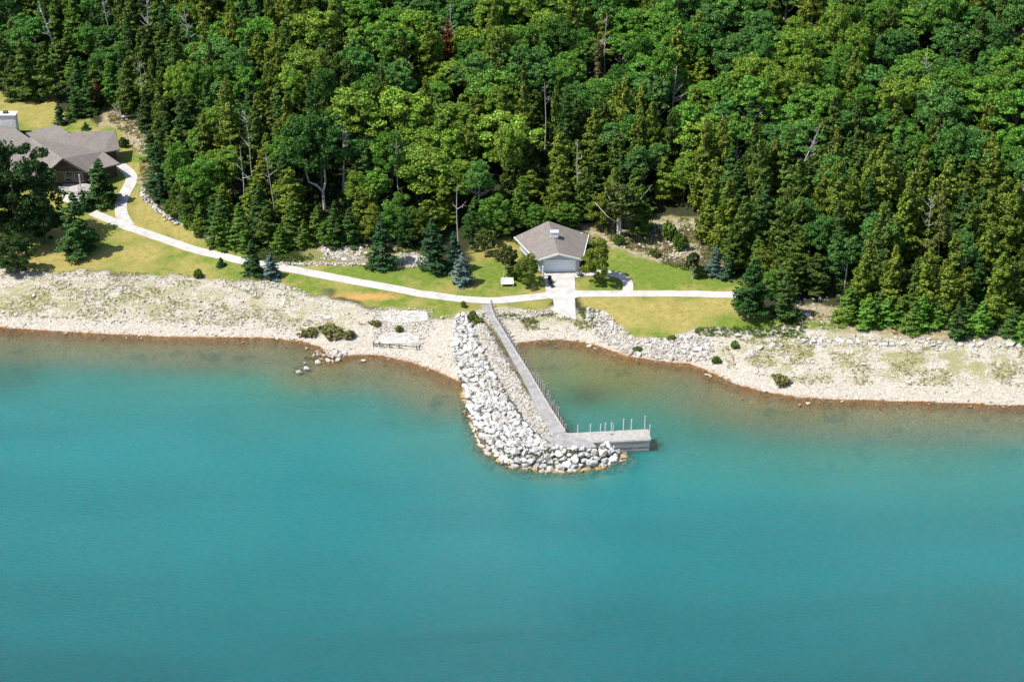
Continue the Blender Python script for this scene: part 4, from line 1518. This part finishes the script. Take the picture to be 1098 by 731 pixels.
clear = []   # (u0,v0,u1,v1, dist) photo boxes that nearer fill trees must keep open
SN = [(42, 2, 56, 40, .26, -.18, 8, 'thick pale dead trunk leaning left in the upper left corner'), (110, -4, 113, 18, .16, -.08, 9, 'pale forked dead tree at the top edge left of centre'),
      (157, -2, 160, 20, .2, 0, 12, 'bleached many branched dead tree at the top edge'), (196, 8, 204, 46, .16, -.1, 10, 'grey dead tree leaning left above the dark cedars'),
      (147, 56, 150, 90, .13, -.02, 6, 'slender white dead trunk above the fallen tree'), (367, 132, 366, 158, .2, .02, 14, 'bleached dead treetop with spreading branches in the maples'),
      (585, 88, 585, 136, .14, 0, 4, 'straight white trunk in the dark gap above the garage'), (620, 150, 621, 205, .18, 0, 4, 'pale birch trunk among conifers above the garage roof'),
      (490, 196, 491, 230, .14, 0, 3, 'pale slender trunk in deep shade left of the garage'), (725, 70, 726, 102, .2, .02, 10, 'bleached dead tree among dark maples upper right of centre'),
      (880, 128, 868, 152, .16, .3, 8, 'pale leaning dead branch wood in the right maples'), (995, 49, 995, 65, .15, 0, 9, 'small white dead crown in the upper right forest'),
      (258, 155, 258, 190, .13, .02, 5, 'thin grey dead trunk in the left cedars'), (286, 165, 290, 190, .13, -.05, 7, 'thin pale dead trunk left of the forked white tree'),
      (425, 150, 426, 210, .13, 0, 6, 'thin grey trunk with twiggy top in the maples'), (650, 15, 651, 40, .15, 0, 8, 'pale dead tip in the dark canopy at the top'), (482, 2, 482, 22, .16, 0, 9, 'bare crown behind the rust brown spruce'),
      (262, 118, 266, 150, .12, -.05, 7, 'twiggy grey dead tree in the left canopy'), (1000, 205, 1001, 245, .15, 0, 8, 'grey dead trunk behind the right cedars')]
for i, (u0, v0, u1, v1, r_, ln, nb_, lab) in enumerate(SN):
    H = 13.5
    top_ = g(u0, v0, H)
    # base below the top (lean shifts the tip)
    x, y = top_[0] - ln * H, top_[1]
    snag(x, y, H, r_, lab, nb_, ln, seed=i)
    clear.append((min(u0, u1) - 3, v0, max(u0, u1) + 3, v1, y))
    placed.append((x, y, .6, H))
# forked white tree
p = g(348, 224)
e = empty('dead_tree', p); tag(e, 'white forked trunk standing at the forest edge left of centre', 'birch tree')
m = MB()
m.tube([p - [0, 0, .5], p + [-.1, 0, 3.4]], [.3, .25], 8); m.tube([p + [-.1, 0, 3.3], p + [-1.2, 0, 4.6], p + [-2.5, 0, 5.2], p + [-2.9, 0, 7.2]], [.22, .19, .15, .09], 7)
m.tube([p + [-.1, 0, 3.3], p + [.4, 0, 5.0], p + [.3, .1, 8.5]], [.22, .18, .1], 7)
m.build('trunk', M['bark_pale'], e)
clear.append((330, 185, 354, 224, p[1])); placed.append((p[0], p[1], .8, 9))
at_base('maple', 347, 216, 95, 62, (.045, .12, .02), 'bright round crown above the white forked trunk', name='broadleaf_tree')

# white trunk at the dry slope
p = g(663, 252)
for c_ in (0,):
    e = empty('dead_tree', p); tag(e, 'thick white bare trunk at the top of the dry slope', 'birch trunk')
    m = MB(); m.tube([p - [0, 0, .5], p + [0, 0, 2.5], p + [.1, 0, 6]], [.33, .28, .2], 8); m.build('trunk', M['bark_pale'], e)
clear.append((658, 228, 668, 250, p[1]))
# pale stake
p = g(742.5, 299)
e = empty('tree_stake', p); tag(e, 'pale wooden stake supporting the thin young tree', 'stake')
m = MB(); m.tube([p, p + [0, 0, 1.6]], [.09, .08], 6); m.build('stake', M['bark_pale'], e); m = MB(); m.tube([p + [0, 0, 1.6], p + [0, 0, 1.68]], [.1, .05], 6); m.build('tip', M['bark_pale'], e)
# fallen tree
p0, p1_ = g(131, 128), g(153, 125)
e = empty('fallen_tree', p0); tag(e, 'bleached fallen trunk with upturned limbs behind the lake house', 'fallen tree')
m = MB(); m.tube([p0 + [0, 0, .5], (p0 + p1_) / 2 + [0, 0, .55], p1_ + [0, 0, .5]], [.34, .28, .2], 8); m.build('trunk', M['dead_wood'], e)
for d in ((-1.8, 0, 2.6), (-.6, .3, 2.9), (-2.4, -.3, 1.4)):
    m = MB(); m.tube([p0 + [0, 0, .5], p0 + [d[0] * .5, 0, .5 + d[2] * .6], p0 + [d[0], d[1], .5 + d[2]]], [.2, .12, .04], 6); m.build('limb', M['dead_wood'], e)

# rust brown spruces
for (u, v, H, w, l) in ((480, 20, 11, 1.7, 'rust brown dying spruce near the top of the picture'), (102, 84, 6, 1.3, 'small rust red dying spruce in the left forest'), (643, 38, 12, 1.5, 'thin brown topped conifer in the upper canopy')):
    p = g(u, v, H)
    plant('spruce', p[0], p[1], H, w, RU if 'topped' not in l else (.20, .16, .08), l)
    placed.append((p[0], p[1], w, H)); clear.append((u - 8, v, u + 8, v + 45 if H > 8 else v + 20, p[1]))

# --- conifers of the front rows, placed by top pixel
FRONT = [(185, 20, 17, 2.6, 'cedar', CD), (162, 62, 13, 2.2, 'cedar', CD), (405, 72, 16, 2.6, 'cedar', CD), (300, 100, 15, 2.2, 'cedar', CO), (268, 112, 13, 2.0, 'cedar', CD),
         (758, 130, 17, 2.7, 'cedar', CO), (775, 128, 16, 2.5, 'cedar', CO), (820, 148, 15, 2.4, 'cedar', CD), (812, 130, 16, 2.6, 'cedar', CD), (838, 205, 13, 2.3, 'cedar', CD), (903, 138, 17, 2.2, 'cedar', CO),
         (880, 178, 14, 2.3, 'cedar', CO), (932, 160, 15, 2.1, 'cedar', CO), (900, 172, 16, 2.4, 'cedar', CO), (915, 180, 15, 2.2, 'cedar', CO), (985, 178, 17, 2.9, 'cedar', CO), (975, 200, 14, 2.5, 'cedar', CO),
         (955, 215, 16, 2.8, 'cedar', CD), (1018, 192, 17, 2.2, 'openpine', (.13, .14, .03)), (1045, 210, 14, 2.4, 'cedar', CD), (1065, 225, 14, 2.4, 'cedar', CO), (1092, 195, 16, 2.8, 'cedar', CO), (1030, 250, 13, 2.6, 'cedar', CO),
         (1000, 262, 13, 2.4, 'cedar', CO), (960, 262, 12, 2.4, 'cedar', CO), (925, 275, 10, 2.2, 'cedar', CO), (1080, 270, 12, 2.5, 'cedar', CO), (876, 272, 7, 2.6, 'cedar', (.06, .10, .018)),
         (672, 84, 16, 2.4, 'cedar', CO), (685, 112, 15, 2.4, 'cedar', CO), (700, 108, 14, 2.2, 'cedar', CO), (720, 116, 13, 2.2, 'cedar', CD), (660, 180, 11, 2.0, 'cedar', CO), (600, 168, 12, 2.6, 'cedar', CO), (625, 180, 10, 2.4, 'cedar', SL),
         (597, 90, 14, 1.6, 'cedar', CD), (560, 190, 9, 2.2, 'cedar', SL), (690, 198, 9, 2.0, 'cedar', SL), (545, 170, 10, 1.9, 'cedar', CD), (385, 203, 9, 2.5, 'cedar', CO), (232, 225, 7, 2.1, 'spruce', SL), (255, 218, 8, 2.2, 'spruce', SL),
         (310, 215, 8, 2.4, 'spruce', SL), (338, 220, 7, 2.2, 'spruce', SL), (285, 222, 7, 2.0, 'cedar', CD), (360, 215, 8, 2.2, 'spruce', SG), (215, 120, 13, 2.2, 'cedar', CO), (240, 95, 14, 2.2, 'cedar', CD), (20, 40, 13, 3.0, 'spruce', CD), (45, 45, 12, 3.0, 'cedar', CD),
         (78, 60, 9, 2.2, 'spruce', SG), (115, 60, 10, 2.0, 'spruce', MG), (92, 80, 8, 2.4, 'spruce', SG), (78, 95, 6, 1.9, 'spruce', SG), (135, 85, 8, 2.0, 'cedar', CD), (0, 30, 13, 3.0, 'cedar', CD), (10, 60, 9, 2.6, 'spruce', CD),
         (790, 240, 9, 2.4, 'cedar', CD), (782, 190, 14, 2.8, 'cedar', CO), (764, 185, 13, 2.4, 'cedar', CO), (800, 210, 12, 2.6, 'cedar', CD), (850, 265, 9, 2.5, 'cedar', CD)]
for i in range(17):
    FRONT.append((908 + i * 12.2 + random.uniform(-4, 4), 312 + i * .6 + random.uniform(-6, 8), random.uniform(4.2, 6.5), random.uniform(1.8, 2.4), 'spruce', random.choice([SL, MG, (.06, .12, .025)])))
for i in range(12):
    FRONT.append((935 + i * 15 + random.uniform(-5, 5), 275 + random.uniform(-12, 14), random.uniform(8, 10), random.uniform(1.8, 2.4), random.choice(['cedar', 'cedar', 'spruce']), random.choice([CO, CD, SG])))
for (u, v, H, w, k, c) in [(190, 150, 12, 2.4, 'maple', MG), (212, 165, 12, 3.6, 'maple', MG), (232, 178, 9, 2.4, 'cedar', CO), (190, 195, 5, 1.6, 'bushy', SL), (205, 205, 5, 2.0, 'bushy', MG), (214, 218, 5.5, 1.8, 'spruce', SL),
                           (226, 208, 7, 2.2, 'spruce', SG), (180, 180, 5, 1.8, 'bushy', MG), (183, 212, 4, 1.5, 'bushy', SL), (243, 235, 5, 1.9, 'spruce', SL), (205, 190, 9, 2.6, 'bushy', CD), (222, 190, 8, 2.4, 'bushy', MG), (262, 238, 5, 2.0, 'spruce', SL),
                           (200, 228, 3, 1.2, 'bushy', YG), (212, 236, 3, 1.3, 'bushy', CO), (238, 205, 8, 2.3, 'spruce', SG), (168, 150, 4, 1.5, 'bushy', CD), (160, 140, 6, 2.0, 'spruce', SG), (325, 235, 5, 1.8, 'spruce', SL), (300, 240, 5, 1.9, 'spruce', SL),
                           (350, 235, 5, 1.7, 'bushy', MG), (375, 222, 7, 2.0, 'spruce', SG), (395, 215, 8, 2.2, 'bushy', CO), (432, 230, 6, 1.8, 'bushy', SG), (448, 222, 7, 2.1, 'bushy', CD), (425, 205, 9, 2.6, 'bushy', MG), (510, 225, 7, 2.0, 'bushy', SG),
                           (535, 225, 5, 2.0, 'bushy', SL), (530, 205, 8, 2.4, 'bushy', MG), (575, 215, 6, 2.0, 'bushy', MG), (640, 205, 7, 2.2, 'bushy', CO), (610, 215, 5, 2.0, 'bushy', SL), (835, 285, 6, 2.0, 'bushy', MG), (820, 262, 7, 2.3, 'bushy', CO)]:
    FRONT.append((u, v, H, w, k, c))
fr = []
for (u, v, H, w, k, c) in FRONT:
    p = g(u, v, H)
    fr.append((p[0], p[1], H, w, k, c))
    placed.append((p[0], p[1], w * .9, H))

# --- the forest fill
EY = lambda x: np.interp(x, EDG[:, 0], EDG[:, 1])
fill = []
tries = 0
cellgrid = {}


def near(x, y, r, f):
    for (qx, qy, qr, _) in placed:
        if (qx - x) ** 2 + (qy - y) ** 2 < ((qr + r) * f) ** 2: return True
    return False


def pconif(u, v):
    if u < 170: return .72
    if u < 330: return .5 if v > 50 else .35
    if u < 400: return .35
    if u < 560: return .10 if v < 170 else .38
    if u < 760: return .10 if v < 85 else .45
    return .10 if v < 100 else (.32 if v < 150 else .60)


NOGO = [gpoly(z) for z in ([(625, 262), (625, 240), (700, 228), (718, 218), (752, 228), (774, 252), (800, 310), (700, 290)], [(112, 150), (112, 118), (142, 118), (150, 135), (160, 165), (152, 205), (120, 180)], [(540, 262), (545, 236), (588, 222), (640, 236), (640, 262)],
                            [(335, 262), (462, 262), (470, 290), (335, 290)], [(-60, 150), (-60, 88), (60, 92), (110, 108), (125, 150)])]
SKIPS = 0
while tries < 60000 and len(fill) < 640:
    tries += 1
    x = random.uniform(-118, 118)
    yy = float(EY(x))
    y = random.uniform(yy + .5, 385)
    if any(inside(np.array([x]), np.array([y]), P)[0] for P in NOGO): continue
    z = gz(x, y)
    H = random.choice([random.uniform(8.5, 12), random.uniform(11, 15.5), random.uniform(12, 17)])
    u, v = proj((x, y, z + H))
    if v < -60 or u < -60 or u > 1160: continue
    ub, vb = proj((x, y, z))
    depth_in = y - yy
    con = random.random() < pconif(u, v)
    if con:
        sp = 'spruce' if random.random() < (.28 if u > 200 else .45) else 'cedar'
        w = random.uniform(2.1, 3.2)
        if depth_in < 6: H *= .62
        elif depth_in < 12: H *= .82
    else:
        sp = 'birch' if random.random() < .25 else 'maple'
        w = random.choice([random.uniform(2.6, 4), random.uniform(3.6, 5.6)]) if sp == 'maple' else random.uniform(2.6, 3.5)
        H *= random.uniform(.85, 1.0)
        if depth_in < 4: continue
        if depth_in < 9: H *= .8; w *= .8
    if near(x, y, w, .66 if tries < 30000 else .58): continue
    # keep the open views to the dead trunks
    u, v = proj((x, y, z + H))
    bad = False
    hw = w * F / 370
    hh_ = H * 5.3
    for (a, b, c, d, yc) in clear:
        if y < yc + 1 and u + hw * .85 > a and u - hw * .85 < c and v < d - 2 and v + hh_ > b: bad = True; break
    if bad: continue
    placed.append((x, y, w * .95, H))
    fill.append((x, y, H, w, sp, u, v, depth_in))


def tone(sp, u, v):
    n_ = float(vnoise(np.array([u]), np.array([v]), 60, 3)[0]) + random.gauss(0, .35)
    if sp == 'cedar':
        return (CO, 'yellow olive') if (n_ > -.25 and u > 200) else (CD, 'dark olive')
    if sp == 'spruce':
        return (SG, 'dark green') if n_ > -.6 else (SL, 'light green')
    if sp == 'birch':
        return (MG, 'mid green') if n_ > 0 else (BG, 'blue green')
    b = n_
    if 420 < u < 570 and v < 170: b += .5
    if 830 < u < 1000 and v < 90: b += .55
    if 590 < u < 800 and v < 100: b -= .5
    if u > 1000: b -= .25
    if u < 200: b -= .4
    return (YG, 'bright yellow green') if b > .35 else (MG, 'mid green') if b > -.2 else (DG, 'deep green') if b > -.6 else (BG, 'blue green')


def region(u, v, dep):
    h_ = 'near the lake house' if u < 175 else 'above the curved stone edging' if u < 300 else 'behind the long green lawn' if u < 520 else \
        'behind the garage' if u < 650 else 'above the dry slope' if u < 790 else 'beyond the end of the path' if u < 920 else 'over the right beach'
    r_ = 'in the front row of trees' if dep < 8 else 'in the middle of the forest' if v > 95 else 'high up the forested hill'
    return r_, h_


for (x, y, H, w, k, c) in fr:
    fill.append((x, y, H, w, k, None, c, y - float(EY(x))))
WORD = {'bushy': 'bushy leafy tree', 'maple': 'round crowned broadleaf tree', 'birch': 'slim broadleaf tree', 'cedar': 'narrow cedar', 'spruce': 'spiky spruce', 'openpine': 'sparse grey trunked conifer'}
cnt = {}
for (x, y, H, w, sp, u, v, dep) in fill:
    if u is None:
        c = v
        tn = 'yellow olive' if c == CO else 'dark olive' if c == CD else 'dark green' if c == SG else 'light green'
        u, v = proj((x, y, gz(x, y) + H))
    else:
        c, tn = tone(sp, u, v)
    r_, h_ = region(u, v, dep)
    sz = 'tall ' if H > 13 else 'low ' if H < 8 else ''
    lab = f'{sz}{tn} {WORD[sp]} {r_} {h_}'
    cnt[sp] = cnt.get(sp, 0) + 1
    if len(lab.split()) > 16: lab = lab.replace('trees ', '').replace('the forested ', 'the ')
    if len(lab.split()) > 16: lab = lab.replace(' crowned', '').replace(' of trees', '').replace('in the middle of the forest', 'mid forest')
    if len(lab.split()) > 16 and sz: lab = lab.replace(sz, '')
    plant(sp, x, y, H, w, jit(c, .16), lab, group=f'{WORD[sp]}s of the forest')
print('TREES', cnt, 'tries', tries)

# ------------------------------------------------------------------ undergrowth and grass tufts
def tufts(name, P, sz, colr, label, cat):
    n_ = len(P)
    per = 14
    C = np.repeat(P, per, 0) + rng.normal(size=(n_ * per, 3)) * np.repeat(sz, per)[:, None] * np.array([.5, .5, .22])
    C[:, 2] += np.repeat(sz, per) * .3
    N = rng.normal(size=(n_ * per, 3)) + [0, 0, .6]
    V = quads(C, N, np.repeat(sz, per) * .3)
    me = mesh_np(name, V, np.arange(len(V)).reshape(-1, 4), M['leaf'], 4, False)
    o = link(name, me); o.color = (*colr, 1)
    tag(o, label, cat, kind='stuff')


def sample(px, n_, lo, hi, thr=None, seed=0):
    q = rand_in(px, n_)
    if thr is not None:
        q = q[vnoise(q[:, 0], q[:, 1], 3.0, seed) + .5 * vnoise(q[:, 0], q[:, 1], 9.0, seed + 1) > thr]
    return np.stack([q[:, 0], q[:, 1], height(q[:, 0], q[:, 1])], 1), rng.uniform(lo, hi, len(q))


def many(lst):
    a = [sample(*l) for l in lst]
    return np.vstack([i[0] for i in a]), np.concatenate([i[1] for i in a])


P, s_ = many([([(0, 296), (200, 300), (300, 312), (400, 350), (380, 360), (290, 352), (0, 340)], 4400, .08, .28, .0, 3), ([(770, 362), (1098, 372), (1098, 415), (860, 412), (780, 395)], 4200, .08, .28, .0, 5),
              ([(515, 338), (590, 335), (650, 350), (640, 362), (600, 352), (540, 356)], 900, .12, .4, -.2, 7), ([(517, 345), (530, 345), (592, 460), (585, 466), (560, 430)], 800, .1, .28, -.3, 9),
              ([(0, 288), (200, 293), (300, 300), (300, 305), (200, 299), (0, 293)], 500, .12, .3, -.1, 9), ([(530, 392), (560, 430), (592, 470), (640, 474), (600, 478), (560, 452)], 60, .1, .25, .2, 2)])
tufts('beach_grass', P, s_, (.28, .27, .11), 'dry olive grass tufts growing between the beach stones', 'grass')
P, s_ = many([([(745, 352), (850, 347), (910, 356), (900, 364), (800, 362), (745, 360)], 700, .15, .45, -.1, 3), ([(525, 338), (590, 336), (592, 345), (530, 350)], 260, .15, .4, -.3, 7), ([(618, 333), (640, 338), (655, 362), (640, 360)], 200, .15, .4, -.2, 3),
              ([(640, 262), (700, 281), (745, 292), (740, 286), (700, 276), (645, 256)], 260, .15, .4, -.2, 5), ([(640, 240), (745, 232), (775, 262), (770, 294), (735, 284), (660, 258)], 500, .15, .5, .1, 15), ([(240, 255), (320, 268), (340, 275), (320, 282), (270, 275)], 300, .2, .6, -.3, 3), ([(340, 268), (470, 275), (460, 268), (340, 262)], 200, .2, .6, -.1, 4)])
tufts('green_undergrowth', P, s_, (.085, .135, .022), 'leafy green ground cover along the lawn edges', 'undergrowth')
P, s_ = many([([(640, 245), (745, 238), (775, 268), (770, 296), (735, 286), (660, 262)], 2600, .12, .42, -.5, 11), ([(110, 112), (150, 118), (175, 165), (195, 228), (170, 222), (150, 195), (150, 150), (120, 135)], 1200, .15, .5, -.5, 13), ([(850, 330), (905, 340), (1000, 356), (900, 362), (850, 352)], 300, .12, .4, 0, 3)])
tufts('dry_scrub', P, s_, (.19, .165, .07), 'dry yellowish scrub on the rocky slopes', 'scrub')
# understorey inside the forest
xs = rng.uniform(-115, 115, 9000); ys = rng.uniform(262, 385, 9000)
ok = ys > np.interp(xs, EDG[:, 0], EDG[:, 1]) + 1.5
for Pg in NOGO[:2] + NOGO[3:]: ok &= ~inside(xs, ys, Pg)
xs, ys = xs[ok], ys[ok]
tufts('undergrowth', np.stack([xs, ys, height(xs, ys)], 1), rng.uniform(.6, 1.9, len(xs)), (.05, .085, .02), 'shaded undergrowth on the forest floor', 'undergrowth')

# ------------------------------------------------------------------ light
w = bpy.data.worlds.new('World'); S.world = w; w.use_nodes = True
nt = w.node_tree; nt.nodes.clear()
sky = nt.nodes.new('ShaderNodeTexSky'); sky.sky_type = 'NISHITA'; sky.sun_disc = False
EL, AZ = R(57), math.atan2(-.96, -.27)
sky.sun_elevation = EL; sky.sun_rotation = AZ
bg = nt.nodes.new('ShaderNodeBackground'); bg.inputs[1].default_value = .12
ow = nt.nodes.new('ShaderNodeOutputWorld')
nt.links.new(sky.outputs[0], bg.inputs[0]); nt.links.new(bg.outputs[0], ow.inputs[0])
sd = bpy.data.lights.new('sun', 'SUN'); sd.energy = 4.8; sd.angle = R(.5); sd.color = (1, .96, .89)
so = bpy.data.objects.new('sun', sd); COL.objects.link(so)
dirv = Vector((math.sin(AZ) * math.cos(EL), math.cos(AZ) * math.cos(EL), math.sin(EL)))
so.rotation_euler = dirv.to_track_quat('Z', 'Y').to_euler()
so.location = (0, 250, 200)
S.view_settings.view_transform = 'Standard'; S.view_settings.look = 'None'
S.view_settings.exposure = 0.62; S.view_settings.gamma = 1
S.view_settings.use_curve_mapping = False
S.render.engine = 'CYCLES'
S.cycles.max_bounces = 6; S.cycles.diffuse_bounces = 2; S.cycles.glossy_bounces = 2; S.cycles.transparent_max_bounces = 6; S.cycles.transmission_bounces = 2
